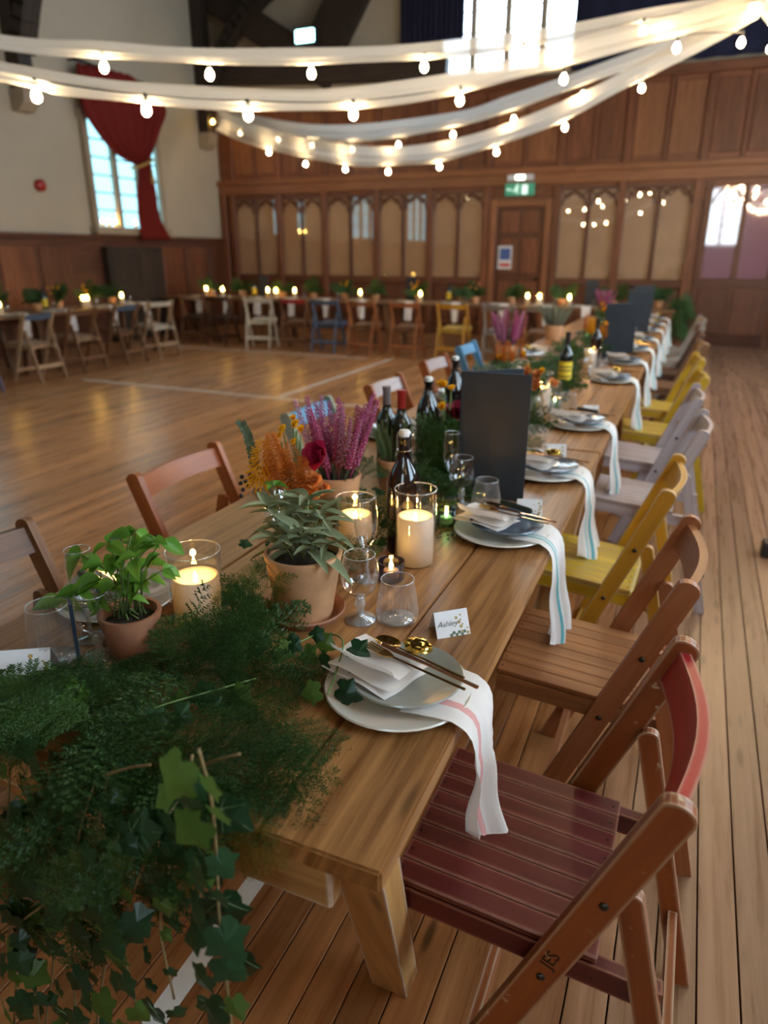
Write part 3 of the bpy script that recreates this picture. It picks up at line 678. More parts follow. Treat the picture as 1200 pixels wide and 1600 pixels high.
M['far_table'] = wood('far_table', (.10, .045, .02), (.22, .11, .05), rough=.5, su=2, sv=30)
def far_table(x0, x1, y0, y1, label, along):
    t = thing('trestle_table', label, 'table', ((x0+x1)/2, (y0+y1)/2, 0), 0, 'tables along the hall walls'); wx, wy = x1-x0, y1-y0
    for k in range(4):
        if along == 'x': c, s = (0, wy*(-.375+.25*k), .733), (wx-.01, wy/4-.004, .035)
        else: c, s = (wx*(-.375+.25*k), 0, .733), (wx/4-.004, wy-.01, .035)
        obj('top_board', boxb(c, s), M['far_table'], t, bevel=.003)
    for sx in (-1, 1):
        for sy in (-1, 1):
            bm = B(); beam(bm, (sx*(wx/2-.15), sy*(wy/2-.12), 0), (sx*(wx/2-.06), sy*(wy/2-.08), .716), .08, .05, (0, 1, 0)); obj('leg', bm, M['far_table'], t, bevel=.004)
    for s in (-1, 1):
        if along == 'x': obj('apron', boxb((s*(wx/2-.06), 0, .67), (.03, wy*.9, .08)), M['far_table'], t)
        else: obj('apron', boxb((0, s*(wy/2-.06), .67), (wx*.9, .03, .08)), M['far_table'], t)
xs = [-9.1, -6.9, -4.7, -2.5, -.25]
for k, (a, b) in enumerate(zip(xs, xs[1:])): far_table(a, b-.01, 10.75, 11.65, '%s table from the left along the back wall' % ['first', 'second', 'third', 'fourth'][k], 'x')
for k, (a, b) in enumerate(((4.6, 6.79), (6.8, 9.3))): far_table(-8.75, -7.85, a, b, ['left wall table nearest the viewer', 'left wall table nearest the corner'][k], 'y')

# ================================================================== FOLDING CHAIRS
def W(name, d, l, **k): M[name] = wood(name, d, l, **k)
W('c_red', (.060, .006, .005), (.11, .012, .009), rough=.38, su=2, sv=35, chip=(.30, .13, .08), chip_amt=.3, rnd=.05)
W('c_redrail', (.30, .012, .018), (.42, .02, .025), rough=.35, su=2, sv=25, chip=(.45, .25, .2), chip_amt=.2, rnd=.05)
W('c_redpost', (.19, .046, .010), (.30, .082, .017), rough=.4, su=2, sv=25, chip=(.5, .36, .24), chip_amt=.9, rnd=.05)
W('c_tan', (.21, .075, .025), (.36, .15, .055), rough=.4, su=2, sv=40, rnd=.06)
W('c_tanpost', (.26, .085, .03), (.37, .135, .05), rough=.4, su=2, sv=35, rnd=.06)
W('c_ochre', (.44, .20, .012), (.60, .30, .02), rough=.38, su=2, sv=30, rnd=.05, chip=(.5, .4, .25), chip_amt=.15)
W('c_yellow', (.40, .25, .010), (.56, .36, .016), rough=.38, su=2, sv=30, rnd=.05, chip=(.5, .4, .25), chip_amt=.15)
W('c_lilac', (.36, .30, .31), (.49, .43, .44), rough=.45, su=2, sv=30, rnd=.05, chip=(.3, .2, .15), chip_amt=.2)
W('c_orange', (.26, .066, .016), (.39, .115, .03), rough=.35, su=2, sv=40, rnd=.06)
W('c_brown', (.12, .052, .022), (.23, .11, .05), rough=.45, su=2, sv=40, rnd=.1)
W('c_pale', (.30, .18, .10), (.45, .30, .18), rough=.45, su=2, sv=40, rnd=.1)
W('c_dark', (.04, .018, .010), (.09, .042, .022), rough=.45, su=2, sv=40, rnd=.1)
W('c_cream', (.50, .44, .34), (.66, .60, .48), rough=.5, su=2, sv=30, rnd=.05)
W('c_blue', (.07, .22, .40), (.11, .32, .55), rough=.45, su=2, sv=30, rnd=.05)
W('c_navy', (.05, .08, .13), (.09, .13, .2), rough=.45, su=2, sv=30, rnd=.05)
W('c_grey', (.17, .15, .13), (.28, .25, .22), rough=.5, su=2, sv=30, rnd=.05)
W('c_sage', (.20, .22, .16), (.30, .32, .25), rough=.5, su=2, sv=30, rnd=.05)
W('c_purple', (.12, .09, .16), (.2, .16, .26), rough=.5, su=2, sv=30, rnd=.05)
M['bolt'] = plain('bolt', (.06, .055, .05), .4, metal=.9)
_cm = {}
def chair_meshes():
    """local frame: +x away from the table, y sideways, seat centre above the origin"""
    m_ = {}
    def slant(p0, p1, wd, th, yc, r0=True, r1=False):
        p0, p1 = Vector((p0[0], p0[1])), Vector((p1[0], p1[1])); t = (p1-p0).normalized(); nn = Vector((-t.y, t.x)); pts = []
        pts += [p0-nn*wd/2, p1-nn*wd/2] if not r1 else [p0-nn*wd/2] + [p1 + nn*(wd/2)*math.sin(a)+t*(wd/2)*.75*math.cos(a) for a in [(-PI/2)+PI*k/8 for k in range(9)]]
        if not r1: pts += [p1+nn*wd/2]
        pts += [p0+nn*wd/2]
        return prism(B(), [(q.x, q.y) for q in pts], th, 'xz', yc), (t.x, 0, t.y)
    for sgn in (-1, 1):
        bm, ax = slant((-.09, .0), (.235, .805), .052, .024, sgn*.222, r1=True); m_['post%d' % sgn] = mesh_bm('post', bm, None, ax, bevel=.003, seg=2)
        bm, ax = slant((.335, .0), (.195, .61), .040, .020, sgn*.199, r1=True); m_['rear%d' % sgn] = mesh_bm('rear_leg', bm, None, ax, bevel=.0025)
        bm = B(); beam(bm, (-.185, sgn*.176, .437), (.262, sgn*.176, .405), .026, .045); m_['rail%d' % sgn] = mesh_bm('seat_rail', bm, None, (1, 0, 0), bevel=.003)
    # back rail, bowed backwards
    bm = B(); n = 10; sec = []
    for k in range(n+1):
        f = k/n; y = -.212+.424*f; bow = .032*math.sin(PI*f)
        q = []
        for (dx, dz) in ((-.010, -.034), (.010, -.034), (.010, .034), (-.010, .034)):
            q.append(bm.verts.new((.222+bow+dx+(.40*dz), y, .768+dz)))
        sec.append(q)
    for a, c in zip(sec, sec[1:]):
        for k in range(4): bm.faces.new((a[k], a[(k+1) % 4], c[(k+1) % 4], c[k]))
    bm.faces.new(sec[0][::-1]); bm.faces.new(sec[-1]); m_['back'] = mesh_bm('back_rail', bm, None, (0, 1, 0), smooth=.6)
    wslat = .372/8
    bm = boxb((0, 0, 0), (.352, wslat-.0022, .013)); m_['slat'] = mesh_bm('seat_slat', bm, None, (1, 0, 0), bevel=.002)
    bm = boxb((-.172, 0, .428), (.026, .326, .04)); m_['fr'] = mesh_bm('front_rail', bm, None, (0, 1, 0), bevel=.003)
    bm = boxb((.150, 0, .405), (.026, .326, .034)); m_['rr'] = mesh_bm('rear_rail', bm, None, (0, 1, 0), bevel=.003)
    bm = B(); beam(bm, (-.035, -.21, .13), (-.035, .21, .13), .018, .04); m_['fs'] = mesh_bm('stretcher', bm, None, (0, 1, 0), bevel=.003)
    bm = B(); beam(bm, (.295, -.19, .18), (.295, .19, .18), .018, .045); m_['rs'] = mesh_bm('stretcher', bm, None, (0, 1, 0), bevel=.003)
    bm = B(); bmesh.ops.create_uvsphere(bm, u_segments=8, v_segments=5, radius=.0075, matrix=Matrix.Diagonal((1, .5, 1, 1))); m_['bolt'] = mesh_bm('bolt', bm, None, smooth='all')
    bm = B()
    for yy in range(8):
        for xx in (-.165, .163): bmesh.ops.create_cone(bm, cap_ends=True, segments=6, radius1=.0026, radius2=.002, depth=.0016, matrix=Matrix.Translation((xx, -.186+wslat*(yy+.5), .0)))
    m_['screws'] = mesh_bm('screw_heads', bm, None)
    return m_
CH = chair_meshes()
def lnk(name, key, mat, par, loc=(0, 0, 0), rot=(0, 0, 0)):
    o = bpy.data.objects.new(name, CH[key]); COL.objects.link(o); o.parent = par; o.location = loc; o.rotation_euler = rot
    if not CH[key].materials: CH[key].materials.append(mat)
    o.material_slots[0].link = 'OBJECT'; o.material_slots[0].material = mat
    return o
def chair(x, y, rz, seat, post, rail, label, group, full=True):
    t = thing('folding_chair', label, 'chair', (x, y, 0), rz, group)
    for s in (-1, 1):
        p = lnk('back_post', 'post%d' % s, M[post], t)
        if full:
            lnk('bolt', 'bolt', M['bolt'], p, (.085, s*.235, .43)); lnk('bolt', 'bolt', M['bolt'], p, (.162, s*.235, .615))
            if s == 1: lnk('bolt', 'bolt', M['bolt'], p, (.01, s*.235, .245))
        lnk('rear_leg', 'rear%d' % s, M[post], t)
        lnk('seat_rail', 'rail%d' % s, M[seat], t)
    lnk('back_rail', 'back', M[rail], t)
    st = math.atan2(.032, .447)
    for k in range(8):
        lnk('seat_slat', 'slat', M[seat], t, (-.012, -.186+.372/8*(k+.5), .4555), (0, st, 0))
    if full: lnk('screw_heads', 'screws', M['bolt'], t, (-.012, 0, .4625), (0, st, 0))
    lnk('front_rail', 'fr', M[seat], t); lnk('rear_rail', 'rr', M[seat], t); lnk('stretcher', 'fs', M[post], t); lnk('stretcher', 'rs', M[post], t)
    return t
GR = 'folding chairs on the aisle side of the long table'
GL = 'folding chairs on the dance floor side of the long table'
cx = -.165
for (dx, y, rz, s_, p_, r_, lb) in (
    (0, 1.045, 0, 'c_red', 'c_redpost', 'c_redrail', 'dark red folding chair with chipped orange-brown posts and bright red back rail'),
    (0, 1.755, 0, 'c_tan', 'c_tanpost', 'c_tanpost', 'tan varnished folding chair between the red chair and the ochre one'),
    (-.06, 2.42, -.04, 'c_yellow', 'c_ochre', 'c_ochre', 'ochre orange-yellow folding chair behind the tan chair'),
    (.03, 3.28, .0, 'c_lilac', 'c_lilac', 'c_lilac', 'nearest pale lilac-grey folding chair'),
    (.0, 4.0, .02, 'c_lilac', 'c_lilac', 'c_lilac', 'pale lilac-grey folding chair in front of the yellow chairs'),
    (.02, 4.66, .08, 'c_yellow', 'c_yellow', 'c_yellow', 'nearer of the two yellow folding chairs at the long table'),
    (.0, 5.42, .08, 'c_yellow', 'c_yellow', 'c_yellow', 'farther of the two yellow folding chairs at the long table'),
    (.03, 6.35, .1, 'c_brown', 'c_brown', 'c_pale', 'brown folding chair just beyond the yellow chairs'),
    (.0, 7.1, .05, 'c_dark', 'c_dark', 'c_brown', 'dark folding chair third from the far end of the aisle side'),
    (.0, 8.0, .1, 'c_grey', 'c_grey', 'c_brown', 'grey-brown folding chair second from the far end of the aisle side'),
    (.02, 8.9, .1, 'c_grey', 'c_grey', 'c_pale', 'grey folding chair at the far end of the aisle side')):
    t_ = chair(cx+dx, y, rz, s_, p_, r_, lb, GR)
    if y == 1.045:
        q_ = atY(860, 1500, .811); text_mesh('stamped_mark', 'JES', .030, M['bolt'], t_, (q_.x-t_.location.x, -.2345, q_.z), (PI/2, -math.atan2(.805, .325), 0), ext=.0003)
lx = -1.385
for (dx, y, rz, s_, p_, r_, lb) in (
    (.02, 1.02, 0, 'c_brown', 'c_brown', 'c_brown', 'brown folding chair at the left edge beside the basil pot'),
    (.0, 1.91, .02, 'c_orange', 'c_orange', 'c_orange', 'polished orange-brown folding chair alone behind the sage pot'),
    (-.02, 2.9, .05, 'c_sage', 'c_sage', 'c_blue', 'sage-grey folding chair with a light blue back rail behind the heather'),
    (.03, 3.7, 0, 'c_orange', 'c_orange', 'c_lilac', 'orange-brown folding chair with a lilac back rail behind the wine bottles'),
    (.0, 4.64, 0, 'c_orange', 'c_orange', 'c_lilac', 'orange-brown folding chair with lilac rail, next before the bright blue chair'),
    (-.03, 5.5, .03, 'c_blue', 'c_blue', 'c_blue', 'bright blue folding chair on the dance floor side'),
    (.0, 6.4, 0, 'c_brown', 'c_brown', 'c_brown', 'brown folding chair beyond the bright blue chair, mostly hidden by flowers')):
    chair(lx+dx, y, PI+rz, s_, p_, r_, lb, GL)
GB = 'folding chairs along the back wall tables'
for (px, yy, rz, s_, p_, r_, lb) in (
    (297, 10.55, .1, 'c_dark', 'c_brown', 'c_pale', 'brown folding chair at the left end of the back wall row'),
    (338, 10.5, 0, 'c_dark', 'c_dark', 'c_dark', 'darkest folding chair, just left of the cream one at the back wall'),
    (397, 10.35, .25, 'c_cream', 'c_cream', 'c_cream', 'cream folding chair turned sideways in the back wall row'),
    (455, 10.4, .1, 'c_brown', 'c_brown', 'c_redrail', 'brown folding chair with red back rail right of the cream one'),
    (506, 10.3, 0, 'c_navy', 'c_navy', 'c_navy', 'blue-grey folding chair in the back wall row'),
    (563, 10.25, 0, 'c_brown', 'c_tanpost', 'c_tanpost', 'brown folding chair just right of the blue-grey one at the back'),
    (631, 10.25, 0, 'c_brown', 'c_tanpost', 'c_tanpost', 'brown folding chair just left of the yellow one at the back'),
    (706, 10.25, 0, 'c_yellow', 'c_ochre', 'c_ochre', 'yellow folding chair in the back wall row'),
    (780, 10.25, 0, 'c_grey', 'c_grey', 'c_grey', 'grey folding chair just right of the yellow one at the back'),
    (845, 10.25, 0, 'c_brown', 'c_tanpost', 'c_grey', 'brown folding chair at the right end of the back wall row')):
    p = atY(px, 475, yy-.24); chair(p.x, yy, -PI/2+rz, s_, p_, r_, lb, GB, full=False)
GW = 'folding chairs along the left wall tables'
for (yy, xx, rz, s_, p_, r_, lb) in (
    (5.45, -7.55, 0, 'c_purple', 'c_purple', 'c_purple', 'purple-grey folding chair cut by the left edge'),
    (6.42, -7.6, .05, 'c_pale', 'c_pale', 'c_navy', 'pale brown folding chair with blue back rail, nearest complete one on the left'),
    (7.2, -7.65, 0, 'c_pale', 'c_brown', 'c_brown', 'brown folding chair between two blue-railed chairs on the left'),
    (8.0, -7.65, 0, 'c_brown', 'c_brown', 'c_navy', 'brown folding chair with blue back rail next to the pale beige one'),
    (8.85, -7.72, -.15, 'c_cream', 'c_pale', 'c_cream', 'pale beige folding chair at the end of the left row')):
    chair(xx, yy, rz, s_, p_, r_, lb, GW, full=False)
# ================================================================== TABLEWARE
TZ = .75
M['china'] = plain('cream_china', (.72, .68, .60), .25, coat=.3)
M['china_grey'] = plain('sage_grey_china', (.30, .31, .27), .28, coat=.3, var=.08, scale=30)
M['china_blue'] = plain('slate_blue_china', (.085, .12, .17), .25, coat=.4, var=.08, scale=30)
M['gold'] = plain('gold_metal', (.80, .50, .16), .14, metal=1)
M['copper'] = plain('rose_gold_metal', (.80, .38, .20), .16, metal=1)
M['foil'] = plain('gold_foil', (.85, .60, .14), .18, metal=1)
M['glass'] = thin_glass('clear_glass', (.95, .96, .96), 1.55, 0, refl=1.25)
M['glass_ribbed'] = thin_glass('ribbed_glass', (.93, .93, .93), 1.5, .05, milky=.05)
M['glass_solid'] = thin_glass('solid_glass', (.92, .94, .94), 1.9, 0.03, milky=.22)
M['glass_purple'] = thin_glass('smoky_purple_glass', (.36, .34, .48), 1.5, 0)
M['glass_blue'] = thin_glass('blue_glass', (.25, .5, .62), 1.5, 0)
M['bottle_dark'] = plain('dark_bottle_glass', (.006, .004, .005), .06, coat=.5)
M['bottle_green'] = plain('green_bottle_glass', (.008, .014, .008), .07, coat=.5)
M['stopper'] = plain('white_stopper', (.75, .74, .72), .4)
M['wire'] = plain('wire', (.6, .6, .6), .25, metal=1)
M['cap_grey'] = plain('grey_capsule', (.17, .15, .16), .4); M['cap_red'] = plain('red_capsule', (.34, .015, .02), .35)
M['label_yellow'] = plain('yellow_label', (.78, .58, .03), .6); M['label_dark'] = plain('label_print', (.12, .10, .03), .6)
M['slate'] = plain('black_slate_card', (.012, .022, .036), .45, var=.25, scale=12, bump=.35)
M['linen'] = cloth('white_linen', (.86, .82, .79), .18)
PINK, TEAL = (.80, .42, .40), (.16, .52, .58)
M['linen_pink'] = cloth('white_linen_pink_stripe', (.86, .82, .79), .2, stripe=[(.24, .36, PINK)])
M['linen_teal'] = cloth('white_linen_teal_stripe', (.86, .82, .79), .2, stripe=[(.22, .26, TEAL), (.31, .35, TEAL)])
def wax_mat():
    mt = bpy.data.materials.new('candle_wax'); mt.use_nodes = True; nt = mt.node_tree; L = nt.links.new; p = nt.nodes['Principled BSDF']; p.inputs['Base Color'].default_value = (.90, .87, .80, 1); p.inputs['Roughness'].default_value = .5
    tr = N(nt, 'ShaderNodeBsdfTranslucent'); tr.inputs[0].default_value = (.95, .82, .58, 1); ms = N(nt, 'ShaderNodeMixShader'); ms.inputs[0].default_value = .5; L(p.outputs[0], ms.inputs[1]); L(tr.outputs[0], ms.inputs[2]); L(ms.outputs[0], nt.nodes['Material Output'].inputs[0]); return mt
M['wax'] = wax_mat()
M['flame'] = emitter('led_flame', (1, .55, .10), FLAME_LIGHT)
def plate_bm(r, h=.016, seg=40):
    return lathe(B(), [(0, .002), (r*.58, .002), (r*.66, .004), (r*.97, h-.002), (r, h), (r*.985, h+.003), (r*.70, .009), (r*.62, .0065), (0, .0065)], seg)
ME = {'charger': mesh_bm('charger_plate', plate_bm(.135), M['china'], smooth=.9), 'small': mesh_bm('side_plate', plate_bm(.104, .014), M['china_grey'], smooth=.9)}
def tail_mesh(name, mat, wtop=.165, wbot=.165, drop=.27, phase=0., skew=0., x0=.035):
    path = [(x0, .021), (.07, .022), (.105, .0215), (.125, .019), (.142, .010), (.150, .003), (.1585, -.012), (.163, -.035), (.165, -.07)]
    k0 = -.07; nn = 10
    for i in range(1, nn+1): path.append((.166+.004*math.sin(i*.7+phase), k0+(-drop-k0)*i/nn))
    NW = 22; vs_, fs, ac = [], [], []
    for j, (x, z) in enumerate(path):
        f = j/(len(path)-1); wd = wtop+(wbot-wtop)*f**.8
        hang = max(0, (f-.3)/.7)
        for i in range(NW+1):
            a = i/NW-.5
            fold = hang*(.026*math.sin(a*9+phase+f*1.2)+.011*math.sin(a*21+phase*2))
            yy = a*wd+skew*hang + .004*math.sin(f*6+phase)
            up = .003*abs(math.sin(a*8+phase))*(1-hang)
            zz = z+up
            if j == len(path)-1: zz += .02*(4*a*a)+.006*math.sin(a*10)
            vs_.append((x+fold+(.014*hang), yy, zz)); ac.append(i/NW)
    for j in range(len(path)-1):
        for i in range(NW): q = j*(NW+1)+i; fs.append((q, q+1, q+NW+2, q+NW+1))
    me = pymesh(name, vs_, fs, mat, smooth=True)
    at = me.attributes.new('across', 'FLOAT', 'POINT'); at.data.foreach_set('value', ac)
    return me
TAILS = {'pink': [tail_mesh('napkin', M['linen_pink'], phase=.4, drop=.245, wbot=.10)], 'teal': [tail_mesh('napkin', M['linen_teal'], phase=1.6, wbot=.145, drop=.29), tail_mesh('napkin', M['linen_teal'], phase=2.7, wbot=.14, drop=.30, skew=-.01)]}
def folded_mesh():
    """napkin folded in three uneven layers with a rolled near edge"""
    vs_, fs = [], []
    def sheet(cx, cy, lx, ly, z, rot, curl):
        o = len(vs_); nx, ny = 10, 8
        for j in range(ny+1):
            for i in range(nx+1):
                a, b = i/nx-.5, j/ny-.5; x, y = a*lx, b*ly
                zz = z+.003*math.sin(a*7+z*300)+.002*math.sin(b*9)+curl*max(0, (-b-.28))*.10
                if b < -.4 and curl: y += .012*(-b-.4)*10*.5
                vs_.append((cx+x*math.cos(rot)-y*math.sin(rot), cy+x*math.sin(rot)+y*math.cos(rot), zz))
        for j in range(ny):
            for i in range(nx): q = o+j*(nx+1)+i; fs.append((q, q+1, q+nx+2, q+nx+1))
    sheet(-.035, -.004, .155, .120, .024, -.32, 0); sheet(-.030, .0, .150, .112, .031, -.28, 0); sheet(-.034, .004, .148, .104, .039, -.30, 1)
    return pymesh('folded_napkin', vs_, fs, M['linen'], smooth=True)
ME['folded'] = folded_mesh()
def cutlery(kind):
    bm = B()
    if kind == 'spoon':
        tube(bm, [(.10, 0, .004), (.0, 0, .003), (-.052, 0, .002)], [.0035, .0028, .002], 6, flat=.6)
        bmesh.ops.create_uvsphere(bm, u_segments=14, v_segments=8, radius=1, matrix=Matrix.Translation((-.076, 0, .004)) @ Matrix.Diagonal((.028, .019, .007, 1)))
        for v in bm.verts:
            if v.co.x < -.049 and v.co.z > .004: v.co.z = .0045-.006*(1-min(1, ((v.co.x+.076)/.028)**2+(v.co.y/.019)**2))
    elif kind == 'fork':
        tube(bm, [(.11, 0, .004), (.0, 0, .003), (-.05, 0, .003)], [.0036, .0028, .0025], 6, flat=.6)
        prism(bm, [(-.046, -.003), (-.062, -.010), (-.074, -.0105), (-.074, .0105), (-.062, .010), (-.046, .003)], .0018, 'xy', .0035)
        for k in range(4): beam(bm, (-.074, -.0087+.0058*k, .0035), (-.108, -.0087+.0058*k, .007), .0028, .0016)
    else:
        tube(bm, [(.115, 0, .004), (.02, 0, .004)], [.0045, .0035], 6, flat=.7)
        prism(bm, [(.025, -.003), (-.06, -.0075), (-.095, -.004), (-.10, .004), (.025, .004)], .0016, 'xy', .004)
    return mesh_bm(kind, bm, M['gold'], smooth=.8)
for k in ('spoon', 'fork', 'knife'): ME[k] = cutlery(k)
ME['knife'].materials[0] = M['copper']
def foil_mesh():
    bm = B(); bmesh.ops.create_icosphere(bm, subdivisions=3, radius=1)
    rnd = random.Random(3)
    for v in bm.verts:
        v.co *= 1+rnd.uniform(-.13, .10)
        v.co = Vector((v.co.x*.029, v.co.y*.019, v.co.z*.013))
    return mesh_bm('foil_sweet', bm, M['foil'])
ME['foil'] = foil_mesh()
bm = lathe(B(), [(0, -.055), (.006, -.055), (.0085, -.05), (.009, -.01), (.0085, .0), (.009, .03), (.0085, .05), (.006, .055), (0, .055)], 12); ME['cracker'] = mesh_bm('dark_green_stick', bm, plain('dark_green_wrap', (.012, .028, .024), .6, bump=.3, scale=200), smooth=True)
def card_mesh(w_=.075, h_=.048):
    bm = B(); t = .0006
    for s in (-1, 1):
        a = [bm.verts.new(p) for p in ((-w_/2, s*.026, 0), (w_/2, s*.026, 0), (w_/2, s*t, h_), (-w_/2, s*t, h_))]; bm.faces.new(a if s < 0 else a[::-1])
        b = [bm.verts.new(p) for p in ((-w_/2, s*(.026-.0012), 0), (w_/2, s*(.026-.0012), 0), (w_/2, 0, h_-.001), (-w_/2, 0, h_-.001))]; bm.faces.new(b[::-1] if s < 0 else b)
    return mesh_bm('card_fold', bm, M['paper'])
ME['card'] = card_mesh()
M['ink'] = plain('ink', (.03, .035, .05), .7); M['leafprint'] = plain('leaf_print', (.10, .16, .10), .7); M['goldprint'] = plain('gold_print', (.40, .28, .08), .5)
def place_card(loc, rz, label, text=None, group='folded place cards'):
    t = thing('place_card', label, 'place card', loc, rz, group)
    o = link('card_fold', ME['card'], None, t)
    bm = B(); rnd = random.Random(int(loc[0]*1000)); ang = math.atan2(.048, .026)
    for k in range(9):
        x = .018+rnd.uniform(-.008, .016); h = .004+k*.0042; y = -.0268+.026*h/.048
        bmesh.ops.create_circle(bm, cap_ends=True, segments=5, radius=rnd.uniform(.0018, .0045), matrix=Matrix.Translation((x, y, h)) @ Matrix.Rotation(ang, 4, 'X') @ Matrix.Rotation(k, 4, 'Z'))
    obj('sprig_print', bm, M['goldprint'], t)
    bm = B()
    for k in range(6):
        x = -.005+.006*k; h = .003+.004*(k % 2); y = -.0268+.026*h/.048
        bmesh.ops.create_circle(bm, cap_ends=True, segments=5, radius=.004, matrix=Matrix.Translation((x, y, h)) @ Matrix.Rotation(ang, 4, 'X') @ Matrix.Rotation(k, 4, 'Z'))
    obj('sprig_print', bm, M['leafprint'], t)
    if text: text_mesh('handwriting', text, .017, M['ink'], t, (-.011, -.0145, .025), (ang, 0, .0), ext=.0002, thin=.0003, shear=.35)
    return t
def setting(x, y, side, k, kind, plate, stripe, rows=True, order=''):
    """charger, small plate, draped napkin, folded napkin, cutlery, favour: each thing by itself"""
    rz = 0 if side > 0 else PI; sd = 'aisle side' if side > 0 else 'dance floor side'
    which = '%s setting from near end, %s' % (order, sd)
    c, s_ = math.cos(rz), math.sin(rz)
    def put(name, me, dx, dy, dz, r, label, cat, grp, mat=None):
        o = link(name, me, None, None, (x+c*dx-s_*dy, y+s_*dx+c*dy, TZ+dz), (0, 0, rz+r))
        if mat: o.material_slots[0].link = 'OBJECT'; o.material_slots[0].material = mat
        return tag(o, label, cat, grp)
    put('charger_plate', ME['charger'], 0, 0, 0, 0, 'large cream charger plate, '+which, 'plate', 'cream charger plates')
    put('side_plate', ME['small'], .012, .006, .0255, 0, ('slate blue' if plate == 'blue' else 'sage grey')+' small plate, '+which, 'plate', 'small coloured plates', M['china_blue'] if plate == 'blue' else None)
    tl = TAILS[stripe]; put('napkin', tl[k % len(tl)], 0, 0, 0, 0, 'white napkin with %s stripe hanging off, ' % stripe+which, 'napkin', 'striped napkins hanging off the table edge')
    put('folded_napkin', ME['folded'], -.01, .0, .018, 0, 'folded white napkin on plate, '+which, 'napkin', 'folded napkins on the plates')
    put('spoon', ME['spoon'], .03, .026, .063, -.34, 'gold spoon, '+which, 'spoon', 'gold spoons')
    put('fork', ME['fork'], .03, -.005, .062, -.30, 'gold fork, '+which, 'fork', 'gold forks')
    put('knife', ME['knife'], .045, .006, .066, -.31, 'rose gold knife, '+which, 'knife', 'rose gold knives')
    if kind == 'foil': put('foil_sweet', ME['foil'], .018, .052, .072, -.1, 'gold foil wrapped sweet, '+which, 'sweet', 'gold foil favours')
    else:
        o = put('wrapped_stick', ME['cracker'], .025, .055, .069, -.45, 'dark green wrapped stick, '+which, 'favour', 'dark green favours'); o.rotation_euler = (0, PI/2, rz-.45)
RX = [-.402]+[-.42]*12
RIGHT = [(1.0, 'foil', 'grey', 'pink'), (1.82, 'stick', 'blue', 'teal'), (2.44, 'foil', 'blue', 'teal'), (3.24, 'stick', 'blue', 'teal'), (4.55, 'foil', 'blue', 'teal'), (5.35, 'stick', 'blue', 'teal'), (6.1, 'foil', 'blue', 'teal'), (6.85, 'stick', 'blue', 'teal'), (7.7, 'foil', 'blue', 'teal'), (8.4, 'stick', 'blue', 'teal'), (9.1, 'foil', 'blue', 'teal')]
for k, (y, kind, pl, st) in enumerate(RIGHT): setting(RX[k], y, 1, k, kind, pl, st, order=ORD[k])
LEFT = [(1.08, 'stick', 'grey', 'pink'), (1.93, 'foil', 'blue', 'teal'), (2.75, 'stick', 'blue', 'teal'), (3.65, 'foil', 'blue', 'teal'), (4.6, 'stick', 'blue', 'teal'), (5.5, 'foil', 'blue', 'teal')]
for k, (y, kind, pl, st) in enumerate(LEFT): setting(-1.129, y, -1, k, kind, pl, st, order=ORD[k])
p = atz(702, 985, TZ); place_card((p.x, p.y, TZ), .72, 'white place card reading Ashley beside the nearest plate', 'Ashley')
p = atz(826, 803, TZ); place_card((p.x, p.y, TZ), .3, 'white place card beside the second aisle side plate')
p = atz(868, 712, TZ); place_card((p.x, p.y, TZ), .3, 'white place card beside the third aisle side plate')
p = atz(922, 648, TZ); place_card((p.x, p.y, TZ), .3, 'white place card beside the fourth aisle side plate')
p = atz(42, 1052, TZ); place_card((p.x, p.y, TZ), .55, 'white place card at the left edge beside the ribbed tumbler').scale = (1.35, 1.2, 1.1)

# ---- glasses
def goblet(loc, label, s=1.0):
    t = thing('wine_goblet', label, 'glass', loc, 0, 'wine goblets')
    obj('bowl', lathe(B(), [(.033*s, .155*s), (.038*s, .135*s), (.041*s, .11*s), (.038*s, .085*s), (.026*s, .068*s), (.008*s, .06*s)], 28), M['glass'], t, smooth='all')
    obj('stem', lathe(B(), [(0, .062*s), (.010*s, .06*s), (.009*s, .05*s), (.013*s, .04*s), (.008*s, .03*s), (.009*s, .012*s), (.034*s, .004*s), (.035*s, 0), (0, 0)], 24), M['glass_solid'], t, smooth='all')
    bm = B(); tube(bm, [(.033*s*math.cos(2*PI*k/28), .033*s*math.sin(2*PI*k/28), .155*s) for k in range(29)], .0012, 5, cap=False); obj('rim', bm, M['glass_solid'], t, smooth='all')
    return t
def flute(loc, label, h=.215):
    t = thing('champagne_flute', label, 'glass', loc, 0, 'champagne flutes')
    obj('bowl', lathe(B(), [(.024, h), (.0285, h*.80), (.0285, h*.65), (.022, h*.5), (.012, h*.4), (.004, h*.36)], 26), M['glass'], t, smooth='all')
    obj('stem', lathe(B(), [(0, h*.37), (.0055, h*.365), (.004, h*.3), (.004, h*.1), (.008, h*.03), (.031, .003), (.032, 0), (0, 0)], 22), M['glass_solid'], t, smooth='all')
    bm = B(); tube(bm, [(.024*math.cos(2*PI*k/26), .024*math.sin(2*PI*k/26), h) for k in range(27)], .0010, 5, cap=False); obj('rim', bm, M['glass_solid'], t, smooth='all')
    return t
